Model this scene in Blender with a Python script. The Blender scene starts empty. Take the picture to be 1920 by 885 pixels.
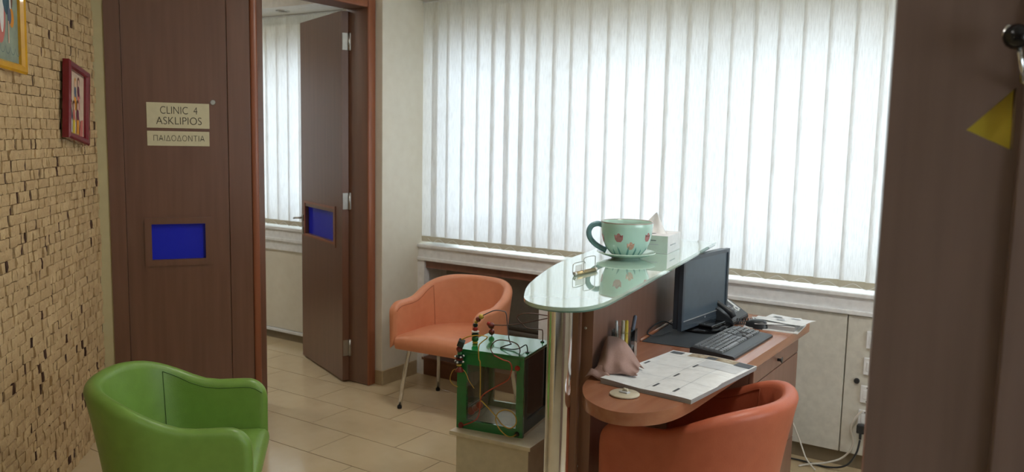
import bpy, bmesh, math, random
from mathutils import Vector, Matrix
random.seed(11)
sc = bpy.context.scene
R = math.radians
PI = math.pi

# ------------------------------------------------------------------ camera, sky, exposure
cam_d = bpy.data.cameras.new('camera')
cam = bpy.data.objects.new('camera', cam_d)
sc.collection.objects.link(cam)
PIT, ROLL, YAW = .118194, .0210357, -.581545
fw = Vector((math.sin(YAW)*math.cos(PIT), math.cos(YAW)*math.cos(PIT), -math.sin(PIT)))
rt = Vector((math.cos(YAW), -math.sin(YAW), 0))
up = rt.cross(fw)
r2 = rt*math.cos(ROLL)+up*math.sin(ROLL)
u2 = -rt*math.sin(ROLL)+up*math.cos(ROLL)
m = Matrix((r2, u2, -fw)).transposed().to_4x4()
m.translation = Vector((0, 0, 1.55))
cam.matrix_world = m
cam_d.sensor_fit = 'HORIZONTAL'
cam_d.sensor_width = 36
cam_d.lens = 1557.17/1920*36
cam_d.clip_start = .05
cam_d.dof.use_dof = True
cam_d.dof.focus_distance = 3.0
cam_d.dof.aperture_fstop = 4.0
sc.camera = cam

w = bpy.data.worlds.new('sky')
sc.world = w
w.use_nodes = True
bg = w.node_tree.nodes['Background']
bg.inputs[0].default_value = (.84, .925, 1.0, 1)
bg.inputs[1].default_value = 4.1
sc.view_settings.view_transform = 'Standard'
sc.view_settings.look = 'None'
sc.view_settings.gamma = 1
sc.view_settings.use_curve_mapping = False
sc.view_settings.exposure = 0.62
sc.cycles.diffuse_bounces = 8
sc.cycles.max_bounces = 16

# ------------------------------------------------------------------ materials
def lin(c):
    return tuple(((v/255)/12.92 if v/255 <= .04045 else ((v/255+.055)/1.055)**2.4) for v in c)
def mat(name, rgb, rough=.5, metal=0., var=None, scale=(8, 8, 8), noise=4., detail=4., bump=0., bscale=60., coat=0., ior=1.5, spec=.5):
    """procedural material; var = second colour blended by stretched noise"""
    M = bpy.data.materials.new(name); M.use_nodes = True
    nt = M.node_tree; N = nt.nodes; L = nt.links
    b = N['Principled BSDF']
    b.inputs['Roughness'].default_value = rough
    b.inputs['Metallic'].default_value = metal
    b.inputs['IOR'].default_value = ior
    b.inputs['Coat Weight'].default_value = coat
    b.inputs['Specular IOR Level'].default_value = spec
    b.inputs['Base Color'].default_value = (*lin(rgb), 1)
    tc = N.new('ShaderNodeTexCoord')
    mp = N.new('ShaderNodeMapping'); mp.inputs['Scale'].default_value = scale
    L.new(tc.outputs['Object'], mp.inputs[0])
    nz = N.new('ShaderNodeTexNoise'); nz.inputs['Scale'].default_value = noise; nz.inputs['Detail'].default_value = detail
    L.new(mp.outputs[0], nz.inputs['Vector'])
    if var is None: var = tuple(v*.94 for v in rgb)
    cr = N.new('ShaderNodeValToRGB')
    cr.color_ramp.elements[0].position = .3; cr.color_ramp.elements[1].position = .7
    cr.color_ramp.elements[0].color = (*lin(rgb), 1); cr.color_ramp.elements[1].color = (*lin(var), 1)
    L.new(nz.outputs['Fac'], cr.inputs[0]); L.new(cr.outputs[0], b.inputs['Base Color'])
    if bump:
        n2 = N.new('ShaderNodeTexNoise'); n2.inputs['Scale'].default_value = bscale; n2.inputs['Detail'].default_value = 3
        L.new(tc.outputs['Object'], n2.inputs['Vector'])
        bp = N.new('ShaderNodeBump'); bp.inputs['Strength'].default_value = bump; bp.inputs['Distance'].default_value = .01
        L.new(n2.outputs['Fac'], bp.inputs['Height']); L.new(bp.outputs[0], b.inputs['Normal'])
    return M

def glass_mat(name, rgb, tint=(1, 1, 1), gloss=.08, rough=.02):
    M = bpy.data.materials.new(name); M.use_nodes = True
    nt = M.node_tree; N = nt.nodes; L = nt.links
    N.remove(N['Principled BSDF'])
    t = N.new('ShaderNodeBsdfTransparent'); t.inputs[0].default_value = (*tint, 1)
    g = N.new('ShaderNodeBsdfGlossy'); g.inputs['Roughness'].default_value = rough; g.inputs[0].default_value = (*lin(rgb), 1)
    fr = N.new('ShaderNodeFresnel'); fr.inputs[0].default_value = 1.45
    ad = N.new('ShaderNodeMath'); ad.operation = 'ADD'; ad.inputs[1].default_value = gloss-.04; ad.use_clamp = True
    L.new(fr.outputs[0], ad.inputs[0])
    mx = N.new('ShaderNodeMixShader')
    L.new(ad.outputs[0], mx.inputs[0]); L.new(t.outputs[0], mx.inputs[1]); L.new(g.outputs[0], mx.inputs[2])
    L.new(mx.outputs[0], N['Material Output'].inputs[0])
    return M

def translucent_mat(name, rgb, trans, streak=0., rough=.6, tint=None, gloss=0., density=1.):
    """cloth or tinted sheet that lets part of the light through"""
    M = bpy.data.materials.new(name); M.use_nodes = True
    nt = M.node_tree; N = nt.nodes; L = nt.links
    N.remove(N['Principled BSDF'])
    d = N.new('ShaderNodeBsdfDiffuse'); t = N.new('ShaderNodeBsdfTranslucent')
    tint = tint or rgb
    d.inputs[0].default_value = (*lin(rgb), 1); t.inputs[0].default_value = (*lin(tint), 1)
    if streak:
        tc = N.new('ShaderNodeTexCoord'); mp = N.new('ShaderNodeMapping'); mp.inputs['Scale'].default_value = (230, 230, 14)
        oi = N.new('ShaderNodeObjectInfo'); av = N.new('ShaderNodeVectorMath'); av.operation = 'ADD'
        L.new(tc.outputs['Object'], av.inputs[0]); L.new(oi.outputs['Location'], av.inputs[1])
        L.new(av.outputs[0], mp.inputs[0])
        nz = N.new('ShaderNodeTexNoise'); nz.inputs['Scale'].default_value = 1.; nz.inputs['Detail'].default_value = 5; nz.inputs['Roughness'].default_value = .7
        L.new(mp.outputs[0], nz.inputs['Vector'])
        cr = N.new('ShaderNodeValToRGB')
        cr.color_ramp.elements[0].position = .30; cr.color_ramp.elements[1].position = .56
        k = 1-streak
        cr.color_ramp.elements[0].color = (*[v*k for v in lin(tint)], 1); cr.color_ramp.elements[1].color = (*lin(tint), 1)
        L.new(nz.outputs['Fac'], cr.inputs[0]); L.new(cr.outputs[0], t.inputs[0])
    mx = N.new('ShaderNodeMixShader'); mx.inputs[0].default_value = trans
    L.new(d.outputs[0], mx.inputs[1]); L.new(t.outputs[0], mx.inputs[2])
    last = mx
    if gloss:
        g = N.new('ShaderNodeBsdfGlossy'); g.inputs['Roughness'].default_value = rough
        fr = N.new('ShaderNodeFresnel'); fr.inputs[0].default_value = 1.5
        m2 = N.new('ShaderNodeMixShader')
        L.new(fr.outputs[0], m2.inputs[0]); L.new(mx.outputs[0], m2.inputs[1]); L.new(g.outputs[0], m2.inputs[2]); last = m2
    L.new(last.outputs[0], N['Material Output'].inputs[0])
    return M

M = {}
M['door'] = mat('door_wood', (114, 78, 60), .32, spec=.8, var=(101, 67, 50), scale=(14, 14, .8), noise=2.2, detail=6)
M['lip'] = mat('lit_lipping_wood', (150, 92, 64), .34, var=(137, 82, 57), scale=(16, 16, .8), noise=2.)  # lipping made lighter than the door for window light on its edges
M['desk'] = mat('cherry_wood', (170, 116, 86), .24, coat=.2, var=(153, 98, 70), scale=(14, .9, 14), noise=2.4, detail=6)
M['panel'] = mat('panel_wood', (138, 100, 84), .34, var=(124, 88, 72), scale=(14, 14, .9), noise=2.4, detail=6)  # wood colour lightened slightly for flare on the counter panel
M['nearwood'] = mat('near_door_wood', (124, 102, 92), .36, var=(112, 91, 81), scale=(12, 12, .8), noise=2., detail=5)  # wood colour lightened part-way for window flare
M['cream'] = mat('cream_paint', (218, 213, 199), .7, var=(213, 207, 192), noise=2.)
M['cream_warmlit'] = mat('warm_lit_cream', (196, 184, 142), .7, var=(190, 177, 136), noise=2.)  # cream darkened and yellowed for the warm dim light at the left
M['ceil'] = mat('ceiling_paint', (228, 224, 216), .8)
M['white'] = mat('white_lacquer', (234, 236, 238), .35)
M['cabinet'] = mat('cabinet_white', (214, 212, 202), .4)
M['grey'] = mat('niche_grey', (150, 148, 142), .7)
M['dark'] = mat('dark_plinth', (70, 64, 54), .6)
M['tanplinth'] = mat('tan_plinth', (132, 118, 94), .6)
M['tile'] = mat('floor_tile', (206, 188, 154), .12, var=(198, 179, 145), scale=(3, 3, 3), noise=2., detail=5)
M['grout'] = mat('grout', (78, 64, 46), .9)
M['skirt'] = mat('skirting_tile', (172, 154, 122), .25, var=(164, 146, 114))
M['stone'] = mat('split_travertine', (202, 174, 130), .85, var=(172, 143, 102), scale=(1, 1, 1), noise=16., detail=8, bump=.35, bscale=90.)
M['stonedark'] = mat('brown_chip', (88, 58, 40), .85, var=(62, 38, 26), scale=(1, 1, 1), noise=30., bump=.5, bscale=90.)  # narrow dark brown chips in place of pits between the stones
M['mortar'] = mat('mortar', (214, 190, 144), .9, var=(198, 172, 128), noise=20.)
M['slat'] = translucent_mat('slat_fabric', (226, 220, 202), .42, streak=.42, tint=(238, 242, 250))
M['pocket'] = mat('slat_pocket', (198, 192, 172), .8)
M['chrome'] = mat('chrome', (225, 225, 225), .12, 1., var=(215, 215, 215))
M['steel'] = mat('satin_steel', (190, 188, 182), .3, 1., var=(180, 178, 172))
M['brass'] = mat('brass', (176, 156, 116), .4, 1.)
M['black'] = mat('black_plastic', (44, 47, 50), .4)
M['blackgloss'] = mat('black_gloss', (20, 21, 24), .12)
M['mat'] = mat('desk_mat', (62, 68, 73), .55)
M['rubber'] = mat('rubber', (22, 22, 22), .7)
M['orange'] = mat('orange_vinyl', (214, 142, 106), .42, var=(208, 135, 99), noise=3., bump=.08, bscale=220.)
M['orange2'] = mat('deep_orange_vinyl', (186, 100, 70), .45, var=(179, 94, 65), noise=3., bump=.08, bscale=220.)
M['green'] = mat('green_vinyl', (114, 150, 64), .38, var=(108, 143, 60), noise=3., bump=.06, bscale=220.)
M['seamg'] = mat('green_seam', (50, 86, 16), .6)
M['seamo'] = mat('orange_seam', (150, 74, 40), .6)
M['blue'] = translucent_mat('blue_pane', (40, 50, 205), .12, rough=.12, gloss=1., tint=(40, 60, 235))
M['clear'] = glass_mat('window_glass', (255, 255, 255), (.96, .98, .97), .06)
M['acrylic'] = glass_mat('clear_acrylic', (255, 255, 255), (.93, .94, .92), .05)
M['smoke'] = glass_mat('smoked_acrylic', (255, 255, 255), (.42, .38, .36), .06)
M['glasstop'] = mat('green_glass_top', (176, 204, 190), .03, var=(172, 200, 186), coat=1., ior=1.65)
M['glassedge'] = mat('green_glass_edge', (110, 150, 138), .08, coat=.5)
M['toygreen'] = mat('toy_green', (30, 120, 62), .15, var=(27, 112, 57), coat=.6)
M['toydark'] = mat('toy_dark', (24, 40, 34), .3)
M['red'] = mat('red_bead', (170, 40, 30), .35)
M['maroonbead'] = mat('maroon_bead', (110, 34, 28), .35)
M['yellow'] = mat('yellow_bead', (206, 176, 76), .35)
M['greenbead'] = mat('green_bead', (44, 104, 56), .35)
M['darkbead'] = mat('dark_bead', (22, 40, 40), .3)
M['whitebead'] = mat('white_bead', (230, 230, 226), .4)
M['wirey'] = mat('yellow_wire', (196, 160, 62), .35)
M['wirer'] = mat('red_wire', (176, 74, 44), .35)
M['wireb'] = mat('brown_wire', (96, 62, 54), .35)
M['wireg'] = mat('grey_wire', (120, 112, 120), .3, .6)
M['wired'] = mat('dark_wire', (34, 28, 26), .35)
M['mint'] = mat('mint_glaze', (172, 208, 196), .16, var=(178, 212, 201), noise=3., coat=.5)
M['teal'] = mat('teal_glaze', (112, 154, 164), .18, coat=.5)
M['saucer'] = mat('saucer_glaze', (196, 220, 208), .14, coat=.5)
M['tulip'] = mat('tulip_print', (176, 120, 120), .25)
M['tulip2'] = mat('tulip_print_pale', (200, 160, 140), .25)
M['leaf'] = mat('leaf_print', (112, 160, 156), .25)
M['rim'] = mat('rim_band', (176, 170, 160), .25)
M['paper'] = mat('paper', (228, 230, 230), .8)
M['paperedge'] = mat('paper_edges', (170, 168, 166), .9, var=(140, 138, 138), scale=(1, 1, 300), noise=3.)
M['tint'] = mat('printed_tint', (200, 203, 206), .8)
M['ink'] = mat('ink_grey', (84, 88, 94), .8)
M['inkline'] = mat('ink_line', (176, 182, 188), .8)
M['photo'] = mat('printed_photo', (190, 180, 160), .8, var=(126, 106, 80), noise=6.)
M['tissue'] = mat('tissue', (238, 238, 238), .9)
M['boxgreen'] = mat('tissue_box_card', (190, 206, 196), .6)
M['boxwhite'] = mat('tissue_box_side', (232, 232, 234), .6)
M['cloth'] = mat('mauve_cloth', (168, 138, 128), .95, var=(158, 128, 120), noise=30., bump=.3, bscale=500.)
M['screen'] = mat('monitor_screen', (74, 88, 100), .3)  # dark screen with the glare lying on it put into the colour
M['bezel'] = mat('monitor_bezel', (58, 68, 78), .35)
M['key'] = mat('keycap', (112, 116, 120), .3)  # keycap colour lightened to carry a glossy reflection
M['keypale'] = mat('keycap_pale', (134, 138, 142), .4)
M['silver'] = mat('silver_strip', (198, 200, 202), .3, .5)
M['lcd'] = mat('phone_label', (216, 218, 214), .4)
M['sign'] = mat('sign_plate', (206, 198, 164), .4, var=(200, 192, 158))
M['lettering'] = mat('sign_lettering', (44, 38, 30), .6)
M['maroon'] = mat('maroon_frame', (118, 22, 34), .22, coat=.4)
M['gold'] = mat('yellow_frame', (214, 160, 26), .25, var=(206, 150, 20), coat=.4)
M['canvas'] = mat('picture_ground', (212, 190, 164), .6, var=(196, 170, 148), noise=3.)
M['canvas2'] = mat('picture_ground_green', (150, 160, 142), .6, var=(120, 132, 116), noise=2.)
M['yellowpane'] = translucent_mat('yellow_pane', (252, 226, 84), .08, rough=.2, gloss=1., tint=(240, 200, 40))
M['cream2'] = mat('pedestal_laminate', (206, 196, 172), .35)
M['whitecable'] = mat('white_cable', (220, 216, 206), .5)
M['lamp'] = mat('fill_lamp_housing', (235, 235, 230), .4)
M['boxbrown'] = mat('brown_box', (112, 74, 54), .45)
for nm, c in dict(skin=(226, 186, 160), hair=(104, 56, 34), blond=(206, 150, 84), ochre=(214, 140, 40), lemon=(214, 186, 60), plum=(110, 50, 70), slate=(90, 98, 116), rose=(196, 110, 100), teal2=(60, 92, 104), offwhite=(226, 222, 214)).items():
    M[nm] = mat('paint_'+nm, c, .6)

# ------------------------------------------------------------------ mesh helpers
def link(o, parent=None):
    sc.collection.objects.link(o)
    if parent is not None: o.parent = parent
    return o
def mesh_obj(name, verts, faces, material, parent=None, smooth=False, mats=None, midx=None):
    me = bpy.data.meshes.new(name)
    me.from_pydata([tuple(v) for v in verts], [], faces)
    if mats:
        for k in mats: me.materials.append(M[k])
    else: me.materials.append(M[material])
    if midx:
        for p, i in zip(me.polygons, midx): p.material_index = i
    if smooth:
        for p in me.polygons: p.use_smooth = True
    me.update()
    return link(bpy.data.objects.new(name, me), parent)
def from_bm(name, bm, material, parent=None, smooth=False, angle=None):
    me = bpy.data.meshes.new(name)
    bmesh.ops.recalc_face_normals(bm, faces=bm.faces[:])
    bm.to_mesh(me); bm.free()
    me.materials.append(M[material])
    if smooth:
        for p in me.polygons: p.use_smooth = True
        if angle: me.set_sharp_from_angle(angle=R(angle))
    return link(bpy.data.objects.new(name, me), parent)
def box(name, x0, x1, y0, y1, z0, z1, material, parent=None, bevel=0., seg=2, loc=None, rotz=0., rot=None):
    bm = bmesh.new()
    bmesh.ops.create_cube(bm, size=1)
    cx, cy, cz = (x0+x1)/2, (y0+y1)/2, (z0+z1)/2
    for v in bm.verts:
        v.co = Vector((cx+v.co.x*(x1-x0), cy+v.co.y*(y1-y0), cz+v.co.z*(z1-z0)))
    if bevel:
        bmesh.ops.bevel(bm, geom=bm.edges[:], offset=bevel, segments=seg, affect='EDGES', profile=.5)
    o = from_bm(name, bm, material, parent, smooth=bool(bevel), angle=12 if bevel else None)
    if loc: o.location = loc
    if rotz: o.rotation_euler.z = rotz
    if rot: o.rotation_euler = rot
    return o
def prism(name, poly, z0, z1, material, parent=None, bevel=0., seg=3, smooth_angle=24):
    bm = bmesh.new()
    b = [bm.verts.new((x, y, z0)) for x, y in poly]
    t = [bm.verts.new((x, y, z1)) for x, y in poly]
    n = len(poly)
    bm.faces.new(b[::-1]); top = bm.faces.new(t)
    for i in range(n): bm.faces.new((b[i], b[(i+1) % n], t[(i+1) % n], t[i]))
    if bevel:
        ed = [e for e in bm.edges if abs(e.verts[0].co.z-e.verts[1].co.z) < 1e-6]
        bmesh.ops.bevel(bm, geom=ed, offset=bevel, segments=seg, affect='EDGES', profile=.5)
    return from_bm(name, bm, material, parent, smooth=True, angle=smooth_angle)
def plate(name, poly, y, material, parent=None, th=.0006):
    """flat print standing in the local xz plane, facing -y"""
    n = len(poly)
    vs = [(x, y, z) for x, z in poly]+[(x, y+th, z) for x, z in poly]
    fs = [tuple(range(n)), tuple(range(2*n-1, n-1, -1))]+[(i, (i+1) % n, n+(i+1) % n, n+i) for i in range(n)]
    return mesh_obj(name, vs, fs, material, parent)
def catmull(pts, k=6, closed=False):
    P = [Vector(p) for p in pts]; n = len(P); out = []
    rng = range(n if closed else n-1)
    for i in rng:
        p0 = P[(i-1) % n] if closed or i > 0 else P[0]
        p1 = P[i]; p2 = P[(i+1) % n]
        p3 = P[(i+2) % n] if closed or i+2 < n else P[-1]
        for j in range(k):
            t = j/k
            out.append(.5*((2*p1)+(-p0+p2)*t+(2*p0-5*p1+4*p2-p3)*t*t+(-p0+3*p1-3*p2+p3)*t**3))
    if not closed: out.append(P[-1])
    return out
def tube_data(pts, r, n=8, closed=False):
    P = [Vector(p) for p in pts]; m_ = len(P)
    vs, fs = [], []
    T = []
    for i in range(m_):
        a = P[(i-1) % m_] if closed or i > 0 else P[i]
        b = P[(i+1) % m_] if closed or i < m_-1 else P[i]
        d = (b-a); T.append(d.normalized() if d.length > 1e-9 else Vector((0, 0, 1)))
    nrm = T[0].orthogonal().normalized()
    for i in range(m_):
        nrm = (nrm-T[i]*nrm.dot(T[i]))
        nrm = nrm.normalized() if nrm.length > 1e-6 else T[i].orthogonal().normalized()
        bn = T[i].cross(nrm)
        rr = r[i] if isinstance(r, (list, tuple)) else r
        for k in range(n):
            a = 2*PI*k/n
            vs.append(P[i]+nrm*math.cos(a)*rr+bn*math.sin(a)*rr)
    seg = m_ if closed else m_-1
    for i in range(seg):
        j = (i+1) % m_
        for k in range(n):
            fs.append((i*n+k, i*n+(k+1) % n, j*n+(k+1) % n, j*n+k))
    if not closed:
        fs.append(tuple(range(n-1, -1, -1))); fs.append(tuple((m_-1)*n+k for k in range(n)))
    return vs, fs
def tube(name, pts, r, material, parent=None, n=8, closed=False, smooth_k=0):
    if smooth_k: pts = catmull(pts, smooth_k, closed)
    vs, fs = tube_data(pts, r, n, closed)
    return mesh_obj(name, vs, fs, material, parent, smooth=True)
def lathe(name, prof, material, parent=None, n=32, loc=None, axis='z', smooth=True, angle=50):
    bm = bmesh.new(); rings = []
    for r_, z in prof:
        if r_ < 1e-6: rings.append([bm.verts.new((0, 0, z))])
        else: rings.append([bm.verts.new((r_*math.cos(2*PI*k/n), r_*math.sin(2*PI*k/n), z)) for k in range(n)])
    for a, b in zip(rings[:-1], rings[1:]):
        if len(a) == 1 and len(b) == 1: continue
        for k in range(n):
            k2 = (k+1) % n
            if len(a) == 1: bm.faces.new((a[0], b[k], b[k2]))
            elif len(b) == 1: bm.faces.new((a[k], a[k2], b[0]))
            else: bm.faces.new((a[k], a[k2], b[k2], b[k]))
    if axis == 'x':
        for v in bm.verts: v.co = Vector((v.co.z, v.co.y, -v.co.x))
    if axis == 'y':
        for v in bm.verts: v.co = Vector((v.co.x, v.co.z, -v.co.y))
    o = from_bm(name, bm, material, parent, smooth=smooth, angle=angle)
    if loc: o.location = loc
    return o
def ball(name, c, r, material, parent, n=12, squash=1.):
    prof = [(max(0, r*math.sin(PI*i/8)), -r*squash*math.cos(PI*i/8)) for i in range(9)]
    prof[0] = (0, prof[0][1]); prof[-1] = (0, prof[-1][1])
    return lathe(name, prof, material, parent, n=n, loc=c)
def bead(name, c, r, h, material, parent, n=12):
    """turned wooden bead: short drum with rounded edges"""
    return lathe(name, [(0, -h/2), (r*.7, -h/2), (r, -h*.25), (r, h*.25), (r*.7, h/2), (0, h/2)], material, parent, n=n, loc=c)
def empty(name, loc=(0, 0, 0), rotz=0.):
    o = bpy.data.objects.new(name, None); o.empty_display_size = .1
    sc.collection.objects.link(o); o.location = loc; o.rotation_euler.z = rotz
    return o
def tag(o, label, cat, group=None, kind=None):
    o['label'] = label; o['category'] = cat
    if group: o['group'] = group
    if kind: o['kind'] = kind
    return o
def struct(o, label, cat): return tag(o, label, cat, kind='structure')
def text_part(name, s, height, width, cx, cz, y, material, parent):
    """lettering in the local xz plane facing -y, cap height and total width given; each letter a mesh of its own"""
    cu = bpy.data.curves.new(name, 'FONT'); cu.body = s; cu.size = 1; cu.extrude = .006; cu.offset = -.012
    to = bpy.data.objects.new(name, cu); sc.collection.objects.link(to)
    bpy.context.view_layer.update()
    me = bpy.data.meshes.new_from_object(to.evaluated_get(bpy.context.evaluated_depsgraph_get()))
    bpy.data.objects.remove(to)
    bm = bmesh.new(); bm.from_mesh(me)
    bmesh.ops.remove_doubles(bm, verts=bm.verts[:], dist=1e-5)
    X = [v.co.x for v in bm.verts]; Y = [v.co.y for v in bm.verts]
    x0, x1, z0, z1 = min(X), max(X), min(Y), max(Y)
    bm.verts.ensure_lookup_table(); seen = set()
    for v0 in bm.verts:
        if v0 in seen: continue
        comp = {v0}; st_ = [v0]
        while st_:
            v = st_.pop()
            for e in v.link_edges:
                q = e.other_vert(v)
                if q not in comp: comp.add(q); st_.append(q)
        seen |= comp
        fsx = {f for v in comp for f in v.link_faces}
        ix = {v: i for i, v in enumerate(comp)}
        vs = [(cx+((v.co.x-x0)/(x1-x0)-.5)*width, y-v.co.z*.05, cz+(v.co.y-z0)/(z1-z0)*height) for v in ix]
        mesh_obj(name, vs, [tuple(ix[v] for v in f.verts) for f in fsx], material, parent)
    bm.free()

# ------------------------------------------------------------------ floor and ceiling
floor = struct(box('floor', -8.5, 2.2, -2.2, 4.5, -.12, -.002, 'grout'), 'beige glossy ceramic tile floor of the reception', 'floor')
tm = None
PX, PY = .595, .297
nrow = 0
for j in range(-15, 6):
    y0 = 3.03+j*PY
    if y0 > 4.36: continue
    for i in range(-6, 9):
        x0 = -2.665+i*PX+(0 if j % 2 == 0 else PX/2)
        if x0 > 2.05 or y0 < -1.6 or x0+PX < -6.2: continue
        if x0+PX/2+y0+PY/2 < -1.9 and y0 < 2.0: continue          # outside, behind the stone wall
        if tm is None:
            t0 = box('tile', 0, PX-.0042, 0, PY-.0042, -.012, 0, 'tile', floor, bevel=.0006, seg=1)
            tm = t0.data; t0.location = (x0, y0, 0)
        else:
            t0 = bpy.data.objects.new('tile', tm); link(t0, floor); t0.location = (x0, y0, 0)
struct(box('ceiling', -8.6, 2.3, -2.3, 4.7, 2.62, 2.75, 'ceil'), 'plain off-white ceiling over reception and clinic room', 'ceiling')

# ------------------------------------------------------------------ stone wall on the left
WL = (-4.075, 2.347, 0)
wl = struct(box('wall_left', -3.5, 0, .0, .12, 0, 2.62, 'mortar', loc=WL, rotz=R(135)), 'wall clad in small split-face beige stone mosaic', 'wall')
def stone_shape(w_, h_, d_, rnd):
    """one split-face stone: bevelled block with a rough chipped face, local x 0..w, z 0..h, front at -d"""
    g = .0012; xs = [g, w_*.35+rnd.uniform(-.1, .1)*w_, w_*.7+rnd.uniform(-.1, .1)*w_, w_-g]; zs = [g, h_*.5+rnd.uniform(-.15, .15)*h_, h_-g]
    vs, fs = [], []
    for zi, z in enumerate(zs):
        for xi, x in enumerate(xs):
            edge = xi in (0, 3) or zi in (0, 2)
            dd = d_-(rnd.uniform(.0005, .003) if edge else 0)+rnd.uniform(-.0022, .0022)
            vs.append((x+rnd.uniform(-.0015, .0015), -max(.003, dd), z+rnd.uniform(-.0015, .0015)))
    for zi in range(2):
        for xi in range(3):
            a = zi*4+xi; fs.append((a, a+1, a+5, a+4))
    rim = [0, 1, 2, 3, 7, 11, 10, 9, 8, 4]
    base = len(vs)
    for k in rim:
        x, y, z = vs[k]; vs.append((x, .001, z))
    for i in range(len(rim)):
        j = (i+1) % len(rim)
        fs.append((rim[j], rim[i], base+i, base+j))
    return vs, fs
rs = random.Random(5)
STONES = []
z = 0.
row = 0
c135, s135 = math.cos(R(135)), math.sin(R(135))
VP = (2*PI)
def project(p):
    v = Vector(p)-Vector((0, 0, 1.55))
    d = v.dot(fw)
    return 960+1557.17*v.dot(r2)/d, 442.5-1557.17*v.dot(u2)/d, d
while z < 2.40:
    h_ = rs.uniform(.037, .046)
    x = -2.6-rs.uniform(0, .03)
    while x < -.004:
        dark = rs.random() < .15
        w_ = rs.uniform(.007, .017) if dark else rs.choice((rs.uniform(.024, .042), rs.uniform(.034, .06), rs.uniform(.05, .085)))
        if x+w_ > -.004: w_ = -.004-x
        if w_ < .006: break
        d_ = rs.uniform(.012, .019) if dark else rs.uniform(.014, .023)
        wx = WL[0]+(x+w_/2)*c135+d_*s135; wy = WL[1]+(x+w_/2)*s135-d_*c135
        px, py, dep = project((wx, wy, z+h_/2))
        hide = (px < 47 and py < 128) or (110 < px < 160 and 112 < py < 272)
        vis = -2 < px < 200 and -2 < py < 880 and not hide
        STONES.append((x, z, w_, h_, d_, dark, (w_*h_/dep**2 if vis else 0)))
        x += w_
    z += h_
big = set(sorted(range(len(STONES)), key=lambda i: -STONES[i][6])[:290])
sv, sf, sm = [], [], []
for i, (x, z, w_, h_, d_, dark, a) in enumerate(STONES):
    vs, fs = stone_shape(w_, h_, d_, rs)
    if i in big:
        o = mesh_obj('stone', vs, fs, 'stonedark' if dark else 'stone', wl); o.location = (x, 0, z)
    else:
        b = len(sv); sv += [(p[0]+x, p[1], p[2]+z) for p in vs]; sf += [tuple(k+b for k in f) for f in fs]; sm += [1 if dark else 0]*len(fs)
o = mesh_obj('stone_mosaic', sv, sf, None, wl, mats=['stone', 'stonedark'], midx=sm); o['kind'] = 'stuff'

# ------------------------------------------------------------------ angled wall with the closed clinic door
A1 = (-3.863, 2.674, 0); A1R = R(57)
wa = struct(box('wall_angled', -.42, -.325, .0, .14, 0, 2.62, 'cream_warmlit', loc=A1, rotz=A1R), 'narrow cream plaster strip between stone wall and door frame', 'wall')
box('lintel', -.325, .37, .0, .14, 2.33, 2.62, 'cream_warmlit', wa)
d1 = empty('door_1', A1, A1R)
struct(d1, 'closed reddish-brown wooden door with clinic signs and small blue pane', 'door')
box('jamb', -.325, -.252, -.008, .14, 0, 2.33, 'door', d1)
box('jamb', .256, .372, -.002, .14, 0, 2.33, 'door', d1, bevel=.003)
box('corner_lipping', .373, .412, -.004, .16, 0, 2.33, 'lip', d1, bevel=.014, seg=4)
box('head', -.252, .256, -.012, .14, 2.28, 2.33, 'door', d1, bevel=.004)
def leaf_with_hole(name, x0, x1, z0, z1, hx0, hx1, hz0, hz1, y0, y1, material, parent):
    X = [x0, hx0, hx1, x1]; Z = [z0, hz0, hz1, z1]; vs = []; fs = []
    for y in (y0, y1):
        for zz in Z:
            for xx in X: vs.append((xx, y, zz))
    for l in range(2):
        for zi in range(3):
            for xi in range(3):
                if zi == 1 and xi == 1: continue
                a = l*16+zi*4+xi; q = (a, a+1, a+5, a+4); fs.append(q if l == 0 else q[::-1])
    def wall(loop):
        for i in range(len(loop)):
            a, b = loop[i], loop[(i+1) % len(loop)]; fs.append((b, a, a+16, b+16))
    wall([0, 3, 15, 12]); 
    for a, b in ((5, 6), (6, 10), (10, 9), (9, 5)): fs.append((a, b, b+16, a+16))
    bm = bmesh.new(); bv = [bm.verts.new(v) for v in vs]
    for f in fs:
        try: bm.faces.new([bv[k] for k in f])
        except ValueError: pass
    return from_bm(name, bm, material, parent)
l1 = leaf_with_hole('door_leaf', -.250, .254, .008, 2.278, -.134, .134, .872, 1.06, .004, .046, 'door', d1)
for x0 in (-.268, .236): box('leak_stop', x0, x0+.036, .047, .062, .005, 2.29, 'door', d1)  # unseen strips added to block light leaking past the leaf
box('leak_stop', -.23, .235, .047, .062, 2.262, 2.29, 'door', d1)
def border(name, x0, x1, z0, z1, wd, y0, y1, material, parent):
    vs = []; fs = []
    for y in (y0, y1):
        for (a, b, c, d) in ((x0, x1, z0, z1), (x0+wd, x1-wd, z0+wd, z1-wd)):
            vs += [(a, y, c), (b, y, c), (b, y, d), (a, y, d)]
    for i in range(4):
        j = (i+1) % 4
        fs += [(i, j, 4+j, 4+i), (8+j, 8+i, 12+i, 12+j), (j, i, 8+i, 8+j), (4+i, 4+j, 12+j, 12+i)]
    return mesh_obj(name, vs, fs, material, parent)
border('pane_frame', -.167, .165, .838, 1.094, .034, -.003, .006, 'door', d1)
pn = box('pane', -.134, .134, .018, .024, .872, 1.06, 'blue', d1); pn['label'] = 'blue pane'
lathe('screw', [(0, -.004), (.012, -.004), (.014, -.001), (.014, .004), (0, .004)], 'steel', d1, n=14, loc=(.182, .002, 1.70), axis='y')
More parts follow.
